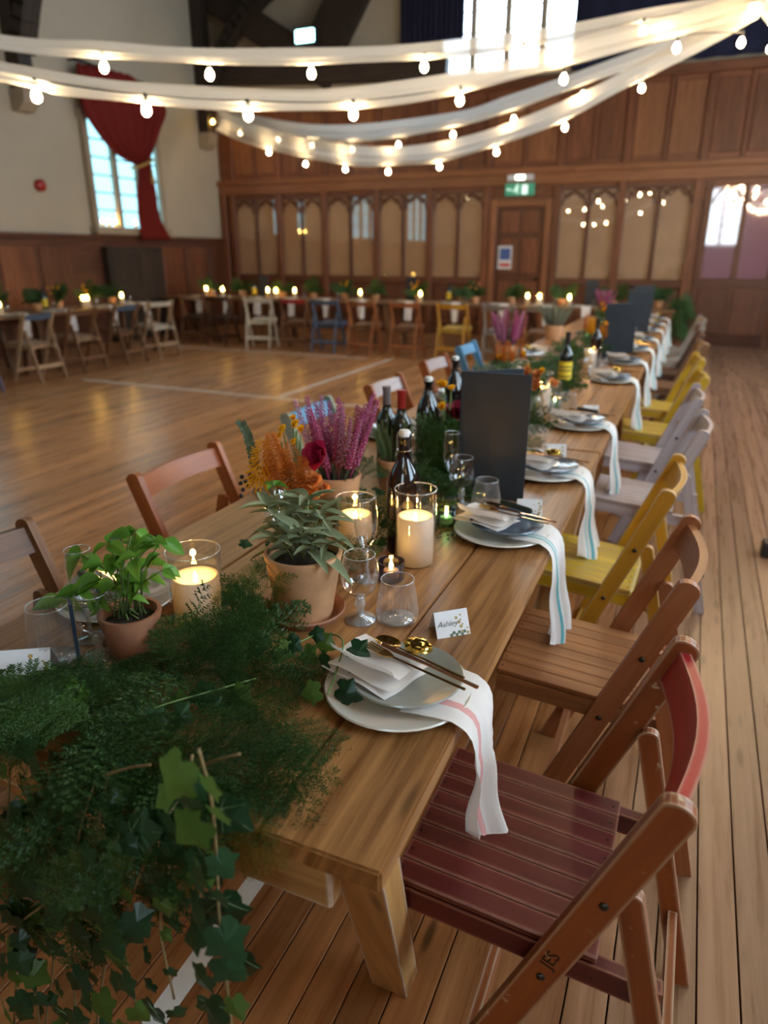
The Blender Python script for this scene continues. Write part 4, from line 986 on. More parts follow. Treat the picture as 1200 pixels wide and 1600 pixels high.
def tumbler(loc, label, h=.098, r=.046, stick=False):
    t = thing('ribbed_tumbler', label, 'glass', loc, 0, 'ribbed tumblers'); seg = 120; bm = B()
    prof = [(r*.80, 0), (r*1.0, .004), (r*1.04, h*.25), (r*.97, h*.55), (r*.86, h*.8), (r*.82, h)]
    rings = []
    for rr, z in prof:
        rings.append([bm.verts.new(((rr+(.0011 if (k % 4) < 2 and z < h*.9 else 0))*math.cos(2*PI*k/seg), (rr+(.0011 if (k % 4) < 2 and z < h*.9 else 0))*math.sin(2*PI*k/seg), z)) for k in range(seg)])
    for a, b in zip(rings, rings[1:]):
        for k in range(seg): bm.faces.new((a[k], a[(k+1) % seg], b[(k+1) % seg], b[k]))
    obj('body', bm, M['glass_ribbed'], t, smooth=.4)
    obj('base', lathe(B(), [(0, .001), (r*.80, .001), (r*.85, .007), (0, .009)], 30), M['glass_solid'], t, smooth='all')
    bm = B(); tube(bm, [(r*.82*math.cos(2*PI*k/30), r*.82*math.sin(2*PI*k/30), h) for k in range(31)], .0012, 5, cap=False); obj('rim', bm, M['glass_solid'], t, smooth='all')
    return t
def onT(px, py, z=TZ): q = atz(px, py, z); return (q.x, q.y, z)
goblet(onT(563, 968), 'wine goblet in front of the flute, nearest on the aisle side')
flute(onT(573, 905), 'champagne flute behind the nearest goblet')
tumbler((-.505, 1.247, TZ), 'ribbed tumbler next to the nearest plate', .098, .043)
goblet(onT(720, 790), 'wine goblet beside the slate menu card', 1.02); flute((-.655, 2.075, TZ), 'champagne flute before the slate menu card', .215); tumbler((-.513, 1.99, TZ), 'ribbed tumbler before the slate menu card', .10, .043)
tumbler((-1.06, .835, TZ), 'large ribbed tumbler at the left, before the basil pot', .12, .046)
goblet((-.99, .878, TZ), 'wine goblet left of the basil pot', .9); flute((-1.06, .925, TZ), 'champagne flute behind the left ribbed tumbler', .2)
for k, (dx, y) in enumerate(((-.17, 2.72), (-.17, 3.5), (-.17, 4.8), (-.17, 5.6), (-.17, 6.35), (-.17, 7.1))):
    w_ = ['third', 'fourth', 'fifth', 'sixth', 'seventh', 'eighth'][k]
    goblet((-.42+dx, y, TZ), 'wine goblet behind the %s aisle side plate' % w_); tumbler((-.42+dx+.07, y+.02, TZ), 'ribbed tumbler behind the %s aisle side plate' % w_)

# ---- candles
FLM = mesh_bm('flame', lathe(B(), [(0, 0), (.004, .003), (.0055, .009), (.004, .017), (.0015, .024), (0, .028)], 10), M['flame'], smooth='all')
def candle(loc, label, r=.046, hg=.20, hw=.128, group='pillar candles in glass cylinders', power=.22):
    t = thing('pillar_candle', label, 'candle', loc, 0, group)
    obj('glass_cylinder', lathe(B(), [(0, .001), (r+.003, .001), (r+.006, .004), (r+.0065, hg)], 40), M['glass'], t, smooth='all')
    bm = B(); R_ = r+.0065; tube(bm, [(R_*math.cos(2*PI*k/40), R_*math.sin(2*PI*k/40), hg) for k in range(41)], .0016, 6, cap=False); obj('glass_rim', bm, M['glass_solid'], t, smooth='all')
    wx = obj('wax', lathe(B(), [(0, .004), (r, .004), (r+.001, hw*.5), (r, hw), (r-.004, hw+.002), (r-.012, hw-.004), (r*.45, hw-.018), (.008, hw-.022), (0, hw-.022)], 40), M['wax'], t, smooth='all')
    link('flame', FLM, None, wx, (0, 0, hw-.016))
    if power:
        ld = bpy.data.lights.new('candle_glow', 'POINT'); ld.energy = power; ld.color = (1, .50, .13); ld.shadow_soft_size = .006
        lo = bpy.data.objects.new('candle_glow', ld); COL.objects.link(lo); lo.parent = t; lo.location = (0, 0, hw+.016)
    return t
candle(onT(648, 878), 'large lit pillar candle in a tall glass cylinder on the aisle side')
candle(onT(312, 968), 'lit pillar candle in glass behind the basil pot', .050, .165, .105)
candle(onT(556, 866), 'lit pillar candle in glass partly hidden behind the sage pot', .043, .16, .115)
def tealight(loc, label, mat, r=.034, h=.05, power=.08):
    t = thing('tealight_holder', label, 'candle', loc, 0, 'tealights in coloured glass')
    obj('holder', lathe(B(), [(0, .001), (r*.9, .001), (r, .006), (r, h), (r-.003, h), (r-.003, .008), (0, .006)], 30), M[mat], t, smooth=.8)
    c = obj('tealight', lathe(B(), [(0, .008), (.019, .008), (.019, .026), (.015, .027), (0, .025)], 20), M['wax'], t, smooth=.8)
    link('flame', FLM, None, c, (0, 0, .025))
    if power:
        ld = bpy.data.lights.new('tealight_glow', 'POINT'); ld.energy = power; ld.color = (1, .50, .13); ld.shadow_soft_size = .004
        lo = bpy.data.objects.new('tealight_glow', ld); COL.objects.link(lo); lo.parent = t; lo.location = (0, 0, .058)
    return t
tealight(onT(611, 905), 'tealight in a smoky purple glass holder by the tumbler', 'glass_purple')
tealight(onT(697, 820), 'tealight in a blue glass holder right of the big candle', 'glass_blue', .028)
# ---- bottles
def swing_bottle(loc, label, h=.325):
    t = thing('swing_top_bottle', label, 'bottle', loc, .4, 'dark swing-top bottles'); r = .045
    obj('body', lathe(B(), [(0, 0), (r*.94, 0), (r, .006), (r, .17), (r*.97, .19), (r*.72, .225), (.019, .25), (.0155, .27), (.0145, h-.025), (.017, h-.022), (.017, h-.012), (0, h-.012)], 32), M['bottle_dark'], t, smooth=.9)
    obj('stopper', lathe(B(), [(0, h-.012), (.013, h-.012), (.0145, h-.004), (.0125, h+.004), (0, h+.006)], 20), M['stopper'], t, smooth=True)
    bm = B(); tube(bm, [(.014, 0, h), (.019, 0, h-.01), (.0185, .003, h-.045), (.021, .006, h-.065), (.016, .010, h-.075)], .0012, 5); tube(bm, [(-.014, 0, h), (-.019, 0, h-.01), (-.0185, .003, h-.045), (-.021, .006, h-.065)], .0012, 5)
    tube(bm, [(.0175*math.cos(k*PI/8), .0175*math.sin(k*PI/8), h-.048) for k in range(17)], .0012, 5); obj('wire_bail', bm, M['wire'], t, smooth=True)
    return t
swing_bottle(onT(630, 858), 'dark swing-top bottle right behind the big candle')
swing_bottle(onT(667, 716), 'dark swing-top bottle behind the herb pot, left of the menu card', .312)
p = atz(712, 558, TZ+.325); swing_bottle((p.x, p.y, TZ), 'dark swing-top bottle half hidden behind the tall menu card')
def wine_bottle(loc, label, cap, lab=None, glass='bottle_green', h=.31):
    t = thing('wine_bottle', label, 'bottle', loc, 0, 'wine bottles'); r = .037
    obj('body', lathe(B(), [(0, .004), (r*.6, .0), (r*.95, 0), (r, .006), (r, h*.60), (r*.9, h*.655), (r*.55, h*.72), (.0145, h*.78), (.0135, h-.012), (.015, h-.010), (.015, h), (0, h)], 28), M[glass], t, smooth=.9)
    obj('capsule', lathe(B(), [(.0145, h*.80), (.0142, h-.013), (.0157, h-.010), (.0157, h+.001), (0, h+.0015)], 24), M[cap], t, smooth=.9)
    if lab:
        lb = obj('label', lathe(B(), [(r+.0005, h*.18), (r+.0005, h*.52)], 28), M[lab], t, smooth='all')
        bm = B()
        for z in (.26, .36, .42): lathe(bm, [(r+.0008, h*z), (r+.0008, h*(z+.025))], 28)
        bm.faces.ensure_lookup_table(); bmesh.ops.delete(bm, geom=[f for f in bm.faces if f.calc_center_median().y > -.2*r], context='FACES')
        obj('label_print', bm, M['label_dark'], lb, smooth='all')
    return t
wine_bottle(onT(604, 736), 'wine bottle with grey capsule behind the herb pot', 'cap_grey')
p = atz(619, 609, TZ+.31); wine_bottle((p.x+.02, p.y, TZ), 'wine bottle with red capsule behind the herb pot', 'cap_red')
wine_bottle(onT(880, 612), 'wine bottle with a bright yellow label beyond the menu card', 'black', 'label_yellow', 'bottle_green', .335)
wine_bottle(onT(927, 574), 'dark wine bottle left of the second menu card', 'black', None, 'bottle_dark', .33)
# ---- menu cards: two slate-look boards folded into a standing booklet
def menu(loc, rz, label, w_=.215, h_=.405):
    t = thing('menu_card', label, 'menu', loc, rz, 'standing black menu cards')
    obj('front_cover', boxb((w_/2, 0, h_/2), (w_, .004, h_)), M['slate'], t, bevel=.001)
    bm = box(B(), (w_*.47, 0, h_/2), (w_*.96, .004, h_)); bmesh.ops.rotate(bm, verts=bm.verts, cent=(0, 0, 0), matrix=Matrix.Rotation(.62, 3, 'Z')); obj('back_cover', bm, M['slate'], t, bevel=.001)
    bm = B(); tube(bm, [(0, .002, 0), (0, .002, h_)], .005, 8); obj('spine', bm, M['slate'], t, smooth=True)
    return t
a_, b_ = atz(716, 772, TZ), atz(795, 782, TZ)
menu((a_.x, a_.y, TZ), math.atan2(b_.y-a_.y, b_.x-a_.x), 'tall black slate-look menu card standing open beside the goblet')
for (px, py, lb) in ((940, 562, 'black menu card standing before the second wine bottle'), (976, 522, 'black menu card third from the near end of the long table')):
    q = atz(px, py, TZ); menu((q.x, q.y, TZ), .12, lb)
menu((-.66, 8.6, TZ), .15, 'black menu card near the far end of the long table')
# thin black upright card seen edge-on at the left
p = atz(128, 1058, TZ); q = atY(110, 945, p.y)
tcard = thing('table_card', 'thin black card standing edge-on before the basil leaves', 'card', (p.x, p.y, TZ))
bm = B(); dirv = ray(118, 1000); dirv.z = 0; dirv.normalize(); h_ = q.z-TZ
for (o_, t_) in ((0, 0), (1, 1)): pass
n_ = Vector((-dirv.y, dirv.x, 0)); lean = Vector((q.x-p.x, 0, 0))
a = [bm.verts.new(v) for v in (n_*-.003, n_*.003, dirv*.03+n_*.004, dirv*.03-n_*.002)]
c = [bm.verts.new(v+lean+Vector((0, 0, h_))) for v in (n_*-.003, n_*.003, dirv*.03+n_*.004, dirv*.03-n_*.002)]
for k in range(4): bm.faces.new((a[k], a[(k+1) % 4], c[(k+1) % 4], c[k]))
bm.faces.new(a[::-1]); bm.faces.new(c); obj('board', bm, M['slate'], tcard)
obj('foot', boxb((dirv.x*.015, dirv.y*.015, .003), (.04, .02, .006), math.atan2(dirv.y, dirv.x)), M['slate'], tcard)
# small dark box on the aisle floor at the right edge
p = atz(1192, 872, 0); fb_ = thing('floor_box', 'small black box on the floor at the right edge', 'box', (p.x+.07, p.y+.05, 0)); obj('body', boxb((0, 0, .035), (.16, .10, .07)), M['black'], fb_, bevel=.006); obj('lid', boxb((0, 0, .075), (.15, .09, .01)), M['black'], fb_, bevel=.003)
# ================================================================== PLANTS
rng = random.Random(11)
U = rng.uniform
M['fern'] = leafmat('fern_green', (.014, .050, .013), (.058, .130, .032), .3)
M['fern_lite'] = leafmat('fern_light_green', (.045, .13, .02), (.11, .23, .04), .35)
M['fern_dry'] = leafmat('fern_dry', (.16, .11, .02), (.28, .20, .04), .3)
M['ivy'] = leafmat('ivy_leaf', (.008, .035, .018), (.030, .085, .030), .18, .3)
M['ivy_lite'] = leafmat('ivy_young_leaf', (.05, .12, .02), (.12, .22, .05), .35, .35)
M['vein'] = plain('leaf_vein', (.16, .28, .14), .5)
M['stem_tan'] = plain('woody_stem', (.22, .15, .06), .7, var=.2, scale=40)
M['stem_green'] = plain('green_stem', (.11, .19, .05), .6, var=.2, scale=40)
M['basil'] = leafmat('basil_leaf', (.07, .22, .025), (.19, .42, .06), .35, .35)
M['sage'] = leafmat('sage_leaf', (.15, .20, .11), (.29, .34, .20), .2, .75)
M['sage_stem'] = plain('sage_stem', (.22, .26, .10), .7)
M['terracotta'] = plain('terracotta', (.50, .265, .13), .8, var=.22, scale=14, bump=.3)
M['terracotta_dark'] = plain('damp_terracotta', (.30, .13, .07), .75, var=.3, scale=14, bump=.3)
M['soil'] = plain('soil', (.018, .012, .008), .95, var=.5, scale=120, bump=1)
M['heather'] = leafmat('heather_pink', (.30, .035, .13), (.58, .13, .30), .25, .6)
M['heather_lilac'] = leafmat('heather_lilac', (.34, .13, .26), (.58, .32, .46), .25, .6)
M['heather_green'] = leafmat('heather_foliage', (.03, .055, .02), (.08, .11, .04), .2, .6)
M['heather_yellow'] = leafmat('heather_yellow_tip', (.30, .26, .02), (.5, .42, .05), .2, .6)
M['rose'] = leafmat('crimson_rose', (.36, .012, .06), (.62, .04, .13), .25, .5)
M['rose_peach'] = leafmat('peach_rose', (.65, .24, .07), (.85, .42, .16), .3, .5)
M['torch'] = leafmat('torch_orange', (.65, .16, .01), (.85, .32, .02), .3, .5)
M['torch_yellow'] = leafmat('torch_yellow', (.75, .38, .01), (.9, .52, .03), .3, .5)
M['celosia'] = leafmat('rust_orange_plume', (.42, .10, .01), (.62, .20, .02), .25, .6)
M['marigold'] = leafmat('marigold', (.8, .40, .01), (.95, .55, .02), .3, .5)
M['burgundy'] = leafmat('burgundy_flower', (.10, .006, .015), (.22, .015, .03), .2, .5)
M['euca'] = leafmat('eucalyptus', (.07, .12, .085), (.16, .23, .16), .2, .6)
M['berry'] = plain('dark_berry', (.008, .008, .014), .3)
M['herb'] = leafmat('thyme_green', (.10, .16, .06), (.20, .28, .12), .25, .6)
M['herb_grey'] = leafmat('lavender_foliage', (.16, .18, .13), (.28, .30, .22), .25, .7)
def basis(tip, nrm):
    x = Vector(tip).normalized(); z = Vector(nrm); z = (z-x*z.dot(x))
    z = z.normalized() if z.length > 1e-5 else frame_of(x)[0]
    y = z.cross(x); return Matrix((x, y, z)).transposed().to_4x4()
def putm(name, me, par, loc, tip, nrm, s=1.0, mat=None, base=(0, 0, 0)):
    o = bpy.data.objects.new(name, me); COL.objects.link(o); o.parent = par
    m_ = Matrix.Translation(Vector(loc)-Vector(base)) @ basis(tip, nrm) @ Matrix.Scale(s, 4)
    o.matrix_local = m_
    if mat: o.material_slots[0].link = 'OBJECT'; o.material_slots[0].material = mat
    return o
def fern_mesh(seed, droop=.35, dense=1.0, mat=None, width=.42, nw=1.0):
    """feathery asparagus frond, unit length along +x, sprays in the x-y plane"""
    r = random.Random(seed); V, Fc = [], []
    def needle(p, d, ln, wd):
        d = d.normalized(); s = d.cross(Vector((0, 0, 1))); s = s.normalized() if s.length > .1 else Vector((0, 1, 0))
        s = (s+Vector((0, 0, r.uniform(-.8, .8)))).normalized()*wd
        i = len(V); V.extend((p-s, p+s, p+d*ln)); Fc.append((i, i+1, i+2))
    def bend(p):
        return Vector((p.x*(1-.12*droop*p.x), p.y*(1-.2*droop*p.x), p.z-droop*.5*p.x**2-.25*abs(p.y)**1.5*droop))
    nb = int(26*dense)
    for k in range(nb):
        f = .08+.9*k/nb; side = 1 if k % 2 else -1
        bl = width*math.sin(PI*min(1, .12+f*.86))**.8*(1-.35*f)*r.uniform(.8, 1.1)
        a = math.radians(r.uniform(48, 68)); d = Vector((math.cos(a), side*math.sin(a), r.uniform(-.12, .12)))
        p0 = Vector((f, 0, 0)); ns = max(4, int(bl*34*dense))
        i = len(V); q = p0+d*bl; sdv = Vector((-d.y, d.x, 0))*.0035
        V.extend((bend(p0-sdv), bend(p0+sdv), bend(q))); Fc.append((i, i+1, i+2))
        for j in range(ns):
            g = (j+.6)/ns; pp = p0+d*bl*g
            for sd in (-1, 1):
                a2 = math.radians(r.uniform(35, 60))*sd
                dd = Vector((d.x*math.cos(a2)-d.y*math.sin(a2), d.x*math.sin(a2)+d.y*math.cos(a2), r.uniform(-.25, .25)))
                needle(bend(pp), dd, .050*(1.1-.6*g)*r.uniform(.8, 1.3)*(.7+.3*nw), .0058*nw)
                if dense > .8:
                    needle(bend(pp+dd*.025), Vector((dd.x, dd.y*.3+d.y*.6, r.uniform(-.3, .3))), .034, .0052)
    for k in range(10):
        a, b = bend(Vector((k/10, 0, 0))), bend(Vector(((k+1)/10, 0, 0))); w0 = .0065*(1-k/12); i = len(V)
        V.extend((a+Vector((0, -w0, 0)), a+Vector((0, w0, 0)), b+Vector((0, w0*.9, 0)), b+Vector((0, -w0*.9, 0)))); Fc.append((i, i+1, i+2, i+3))
    return pymesh('fern_frond', V, Fc, mat)
FERN = [fern_mesh(1, .3, 1.15, M['fern']), fern_mesh(2, .7, 1.15, M['fern']), fern_mesh(3, 1.1, 1.15, M['fern'], .38), fern_mesh(6, .6, .8, M['fern'], .34, 2.1), fern_mesh(7, .9, .8, M['fern'], .34, 2.1)]
FERN_LO = [fern_mesh(4, .5, .75, M['fern'], .5, 3.2), fern_mesh(5, .9, .75, M['fern'], .5, 3.2)]
def leaf_mesh(name, L=1.0, Wd=.5, rows=7, cup=.15, droop=.25, shape=lambda t: math.sin(PI*t**.8)**.9, mat=None, wavy=0., vein=False):
    V, Fc = [], []; cols = 5
    for j in range(rows+1):
        t = j/rows; hw = Wd/2*shape(min(.999, max(.001, t))) if 0 < j < rows else .012
        for i in range(cols):
            a = (i/(cols-1)-.5)*2
            z = cup*abs(a)*hw*2-droop*t*t*L*.5+(wavy*math.sin(t*14+a*3)*abs(a))
            V.append((t*L, a*hw, z))
    for j in range(rows):
        for i in range(cols-1): q = j*cols+i; Fc.append((q, q+1, q+cols+1, q+cols))
    return pymesh(name, V, Fc, mat, axis=(1, 0, 0), smooth=True)
LEAF_BASIL = [leaf_mesh('basil_leaf', 1, .62, 8, .30, .5, mat=M['basil'], wavy=.012), leaf_mesh('basil_leaf', 1, .56, 8, .42, .9, mat=M['basil'], wavy=.012)]
LEAF_SAGE = [leaf_mesh('sage_leaf', 1, .38, 8, .22, .35, shape=lambda t: math.sin(PI*t**.75)**.8, mat=M['sage'], wavy=.008), leaf_mesh('sage_leaf', 1, .32, 8, .3, .75, shape=lambda t: math.sin(PI*t**.75)**.8, mat=M['sage'], wavy=.008)]
LEAF_EUCA = leaf_mesh('eucalyptus_leaf', 1, .85, 5, .1, .1, shape=lambda t: math.sin(PI*t)**.6, mat=M['euca'])
def ivy_mesh(seed, mat):
    r = random.Random(seed)
    out = [(0, .02), (-.15, .16), (-.10, .36), (.10, .42), (.22, .42), (.40, .60), (.54, .46), (.62, .30), (.82, .20), (1.05, 0)]
    pts = out+[(x, -y) for x, y in out[-2::-1]]
    V = [(.38, 0, .03)]; Fc = []
    for x, y in pts: V.append((x*1.0+r.uniform(-.02, .02), y*1.05+r.uniform(-.02, .02), -.10*abs(y)-.16*x*x+r.uniform(-.015, .015)))
    for k in range(1, len(pts)): Fc.append((0, k+1, k))
    Fc.append((0, 1, len(pts)))
    return pymesh('ivy_leaf', V, Fc, mat)
def ivy_veins():
    bm = B(); c = Vector((.06, 0, .02))
    for q in ((.98, 0, -.14), (.45, .5, -.06), (.45, -.5, -.06), (-.02, .28, 0), (-.02, -.28, 0)):
        q = Vector(q); mid = c.lerp(q, .5)+Vector((0, 0, .012)); tube(bm, [c, mid+Vector((0, 0, .006)), q+Vector((0, 0, .010))], [.012, .009, .004], 4)
    return mesh_bm('leaf_vein', bm, M['vein'])
IVY = [ivy_mesh(1, M['ivy']), ivy_mesh(2, M['ivy']), ivy_mesh(3, M['ivy_lite'])]; IVEIN = ivy_veins()
# ---- pots
def pot_bm(r0, r1, h, th=.008, rim=.0):
    return lathe(B(), [(0, 0), (r0, 0), (r0+(r1-r0)*.5, h*.5), (r1, h-.003), (r1-.001, h), (r1-th, h), (r1-th-.003, h-.022), (0, h-.022)], 40)
def pot_thing(name, label, cat, loc, r0, r1, h, mat='terracotta', group='terracotta plant pots'):
    t = thing(name, label, cat, loc, 0, group)
    obj('pot', pot_bm(r0, r1, h), M[mat], t, smooth=.6)
    bm = lathe(B(), [(r1-.009, h-.020), (r1*.5, h-.012), (0, h-.010)], 20)
    for v in bm.verts: v.co.z += U(-.004, .004)
    obj('soil', bm, M['soil'], t)
    return t
def stem(par, pts, r, mat, name='stem', base=(0, 0, 0)):
    b = Vector(base); bm = B(); tube(bm, [Vector(p)-b for p in pts], r, 5); return obj(name, bm, M[mat], par, smooth='all')
# ---- sage in the big pot, on its saucer
S0 = Vector(onT(478, 962))
sau = thing('plant_saucer', 'terracotta saucer under the sage pot', 'saucer', S0, 0)
obj('dish', lathe(B(), [(0, 0), (.070, 0), (.088, .022), (.086, .026), (.083, .025), (.066, .006), (0, .006)], 40), M['terracotta_dark'], sau, smooth=.7)
sg_ = pot_thing('potted_sage', 'large terracotta pot of grey-green sage on a saucer', 'potted plant', S0+Vector((0, 0, .0065)), .058, .084, .150)
for k in range(13):
    a = 2*PI*k/13+U(-.2, .2); r0 = U(.005, .04); b0 = Vector((r0*math.cos(a), r0*math.sin(a), .138)); hh = U(.05, .125); sp = U(.015, .055)
    top = b0+Vector((sp*math.cos(a), sp*math.sin(a), hh)); stem(sg_, [b0, b0.lerp(top, .5)+Vector((0, 0, .01)), top], .0022, 'sage_stem')
    nl = 6
    for j in range(nl):
        aa = a+2*PI*j/nl+U(-.3, .3); up = U(-.05, .75); d = Vector((math.cos(aa), math.sin(aa), up)); ln = U(.045, .082)
        putm('leaf', LEAF_SAGE[j % 2], sg_, top-Vector((0, 0, U(0, .02))), d, (-d.x*up, -d.y*up, 1), ln)
for (aa, ln, zz, up) in ((PI*1.03, .105, .150, -.05), (PI*1.12, .085, .205, .05), (-.25, .105, .152, -.02), (-.6, .08, .16, .1), (PI*.9, .10, .215, .0), (-.05, .095, .20, .1), (PI*1.3, .075, .155, -.1)):
    d = Vector((math.cos(aa), math.sin(aa), up)); putm('leaf', LEAF_SAGE[1], sg_, Vector((math.cos(aa)*.03, math.sin(aa)*.03, zz)), d, (0, 0, 1), ln)
# ---- basil
B0 = Vector(onT(212, 1022))
ba = pot_thing('potted_basil', 'smaller terracotta pot of bright green basil', 'potted plant', B0, .042, .060, .098, 'terracotta_dark')
bpx = [(128, 868, .062), (160, 880, .055), (185, 868, .05), (158, 905, .06), (100, 938, .058), (128, 925, .05), (205, 838, .05), (200, 850, .04), (222, 850, .045), (240, 845, .045), (250, 848, .05), (190, 835, .035), (215, 870, .05), (235, 880, .05), (250, 865, .04), (195, 890, .045), (180, 915, .045), (205, 905, .04), (228, 905, .045), (150, 935, .045), (165, 955, .045), (255, 890, .04), (212, 830, .04), (170, 850, .05), (120, 950, .04)]
for k, (px, py, ln) in enumerate(bpx):
    P_ = atY(px, py, B0.y+U(-.045, .045))-B0
    root = Vector((U(-.025, .025), U(-.02, .02), .088)); mid = root.lerp(P_, .55); mid.x = root.x+(P_.x-root.x)*.35; mid.z += .01
    stem(ba, [root, mid, P_], [.0018, .0015, .001], 'stem_green')
    for j in range(3):
        aa = U(0, 2*PI); d = Vector((math.cos(aa), math.sin(aa)*.7-.25, U(-.5, .25))); putm('leaf', LEAF_BASIL[j % 2], ba, P_, d, Vector((U(-.3, .3), -.55, .8)), ln*U(.65, 1.05))
for k in range(10):
    P_ = Vector((U(-.04, .045), U(-.04, .03), U(.11, .2))); aa = U(0, 2*PI); d = Vector((math.cos(aa), math.sin(aa), U(-.3, .4))); putm('leaf', LEAF_BASIL[k % 2], ba, P_, d, (0, -.4, 1), U(.02, .04))
# ---- heather pots
def spike_mesh(seed, mat, n=70):
    r = random.Random(seed); bm = B(); tube(bm, [(0, 0, 0), (.01, 0, .5), (0, .01, 1)], [.008, .006, .003], 4)
    for k in range(n):
        f = .22+.78*k/n; a = k*2.4; rr = .030*(1.05-.75*(f-.22)/.78)+.008
        p = Vector((rr*math.cos(a), rr*math.sin(a), f+r.uniform(-.01, .01))); bmesh.ops.create_icosphere(bm, subdivisions=1, radius=.017*(1.1-.5*f), matrix=Matrix.Translation(p) @ Matrix.Diagonal((1, 1, 1.4, 1)))
    return mesh_bm('flower_spike', bm, mat)
SPK = [spike_mesh(1, M['heather']), spike_mesh(2, M['heather_lilac']), spike_mesh(3, M['heather_yellow'], 40)]
def tuft_mesh(seed, mat, n=140):
    """upright needle-leaved sprig, unit height"""
    r = random.Random(seed); V, Fc = [], []
    for k in range(n):
        f = .1+.9*k/n; a = k*2.4; d = Vector((math.cos(a), math.sin(a), .7)).normalized(); p = Vector((.02*math.sin(f*5), .02*math.cos(f*4)-.02, f)); ln = r.uniform(.07, .12)*(1.1-.5*f); s = d.cross(Vector((0, 0, 1))).normalized()*.011
        i = len(V); V.extend((p-s*.4, p+d*ln*.5-s, p+d*ln, p+d*ln*.5+s)); Fc.append((i, i+1, i+2, i+3))
    i = len(V); V.extend(((-.008, 0, 0), (.008, 0, 0), (.004, 0, 1), (-.004, 0, 1))); Fc.append((i, i+1, i+2, i+3))
    return pymesh('sprig', V, Fc, mat)
TUFT = [tuft_mesh(1, M['heather_green']), tuft_mesh(2, M['herb']), tuft_mesh(3, M['herb_grey'])]
def heather(loc, label, ns=42):
    t = pot_thing('potted_heather', label, 'potted plant', loc, .058, .078, .125)
    for k in range(ns):
        a = U(0, 2*PI); r0 = .062*math.sqrt(U(0, 1)); d = Vector((math.cos(a)*r0*7, math.sin(a)*r0*7, 1))
        o = link('flower_spike', SPK[2] if k % 14 == 5 else SPK[1 if k % 3 == 0 else 0], None, t); q = d.to_track_quat('Z', 'Y').to_matrix().to_4x4(); L_ = U(.15, .265)
        o.matrix_local = Matrix.Translation((r0*math.cos(a)*.8, r0*math.sin(a)*.8, .112)) @ q @ Matrix.Diagonal((L_*1.05, L_*1.05, L_, 1))
    for k in range(26):
        a = U(0, 2*PI); r0 = .065*math.sqrt(U(0, 1)); d = Vector((math.cos(a)*r0*11, math.sin(a)*r0*11, 1)); q = d.to_track_quat('Z', 'Y').to_matrix().to_4x4(); L_ = U(.06, .11)
        o = link('sprig', TUFT[0], None, t); o.matrix_local = Matrix.Translation((r0*math.cos(a), r0*math.sin(a), .108)) @ q @ Matrix.Scale(L_, 4)
    return t
he0 = heather(onT(526, 800), 'terracotta pot of pink heather behind the crimson rose')
def herb(loc, label, kind=1, n=26, hh=(.09, .16), r1=.05, hp=.085, name='potted_herb'):
    t = pot_thing(name, label, 'potted plant', loc, r1*.75, r1, hp)
    for k in range(n):
        a = U(0, 2*PI); r0 = r1*.75*math.sqrt(U(0, 1)); d = Vector((math.cos(a)*r0*9, math.sin(a)*r0*9, 1)); q = d.to_track_quat('Z', 'Y').to_matrix().to_4x4(); L_ = U(*hh)
        o = link('sprig', TUFT[kind], None, t); o.matrix_local = Matrix.Translation((r0*math.cos(a), r0*math.sin(a), hp-.012)) @ q @ Matrix.Scale(L_, 4)
    return t
p = atz(622, 712, TZ+.08); hb0 = herb((p.x, p.y-.06, TZ), 'small pot of thyme between the two dark swing-top bottles')
# ---- flowers
def petal_mesh(mat):
    return leaf_mesh('petal', 1, .95, 6, .35, -.55, shape=lambda t: math.sin(PI*min(.93, t*.80+.06))**.55, mat=mat)
PET = {k: petal_mesh(M[k]) for k in ('rose', 'rose_peach', 'marigold', 'burgundy')}
def rose(par, c, face, R_, kind, n=24, name='rose'):
    r_ = bpy.data.objects.new(name, None); COL.objects.link(r_); r_.parent = par; r_.empty_display_size = .01
    r_.matrix_local = Matrix.Translation(c) @ Vector(face).to_track_quat('Z', 'Y').to_matrix().to_4x4()
    for k in range(n):
        f = k/n; a = k*2.39996; open_ = .12+1.15*f; rr = R_*.10*f
        d = Vector((math.cos(a)*math.sin(open_), math.sin(a)*math.sin(open_), math.cos(open_)))
        nn = Vector((-math.cos(a)*math.cos(open_), -math.sin(a)*math.cos(open_), math.sin(open_)))
        putm('petal', PET[kind], r_, Vector((math.cos(a)*rr, math.sin(a)*rr, -.2*R_*f)), d, nn, R_*(.55+.5*f))
    return r_
def floret_spike(name, mat, n, L_, r0, ln, down=.8, seed=1, taper=.7):
    r = random.Random(seed); V, Fc = [], []
    for k in range(n):
        f = k/n; a = k*2.4; rr = r0*(1-taper*f)*.35; d = Vector((math.cos(a), math.sin(a), -down*(1-1.5*f)+r.uniform(-.2, .2))).normalized(); p = Vector((rr*math.cos(a), rr*math.sin(a), f*L_)); l2 = ln*(1-.6*f)*r.uniform(.8, 1.15); s = d.cross(Vector((0, 0, 1))).normalized()*l2*.11
        i = len(V); V.extend((p-s*.6, p+s*.6, p+d*l2+s, p+d*l2*1.05-s)); Fc.append((i, i+1, i+2, i+3)); up = Vector((0, 0, 1))*l2*.1
        i = len(V); V.extend((p-up*.6, p+up*.6, p+d*l2+up, p+d*l2-up)); Fc.append((i, i+1, i+2, i+3))
    return pymesh(name, V, Fc, mat)
TORCH = [floret_spike('torch_flower', M['torch_yellow'], 150, .085, .05, .026, 1.3, 1), floret_spike('torch_flower', M['torch'], 150, .085, .045, .022, 1.0, 2)]
PLUME = floret_spike('plume', M['celosia'], 220, .11, .06, .018, -.2, 3, .8)
def bloom_thing(name, label, loc, vase='clear'):
    t = thing(name, label, 'flowers', loc, 0, 'flower arrangements on the long table'); return t
A0 = Vector((-.865, 1.46, TZ))
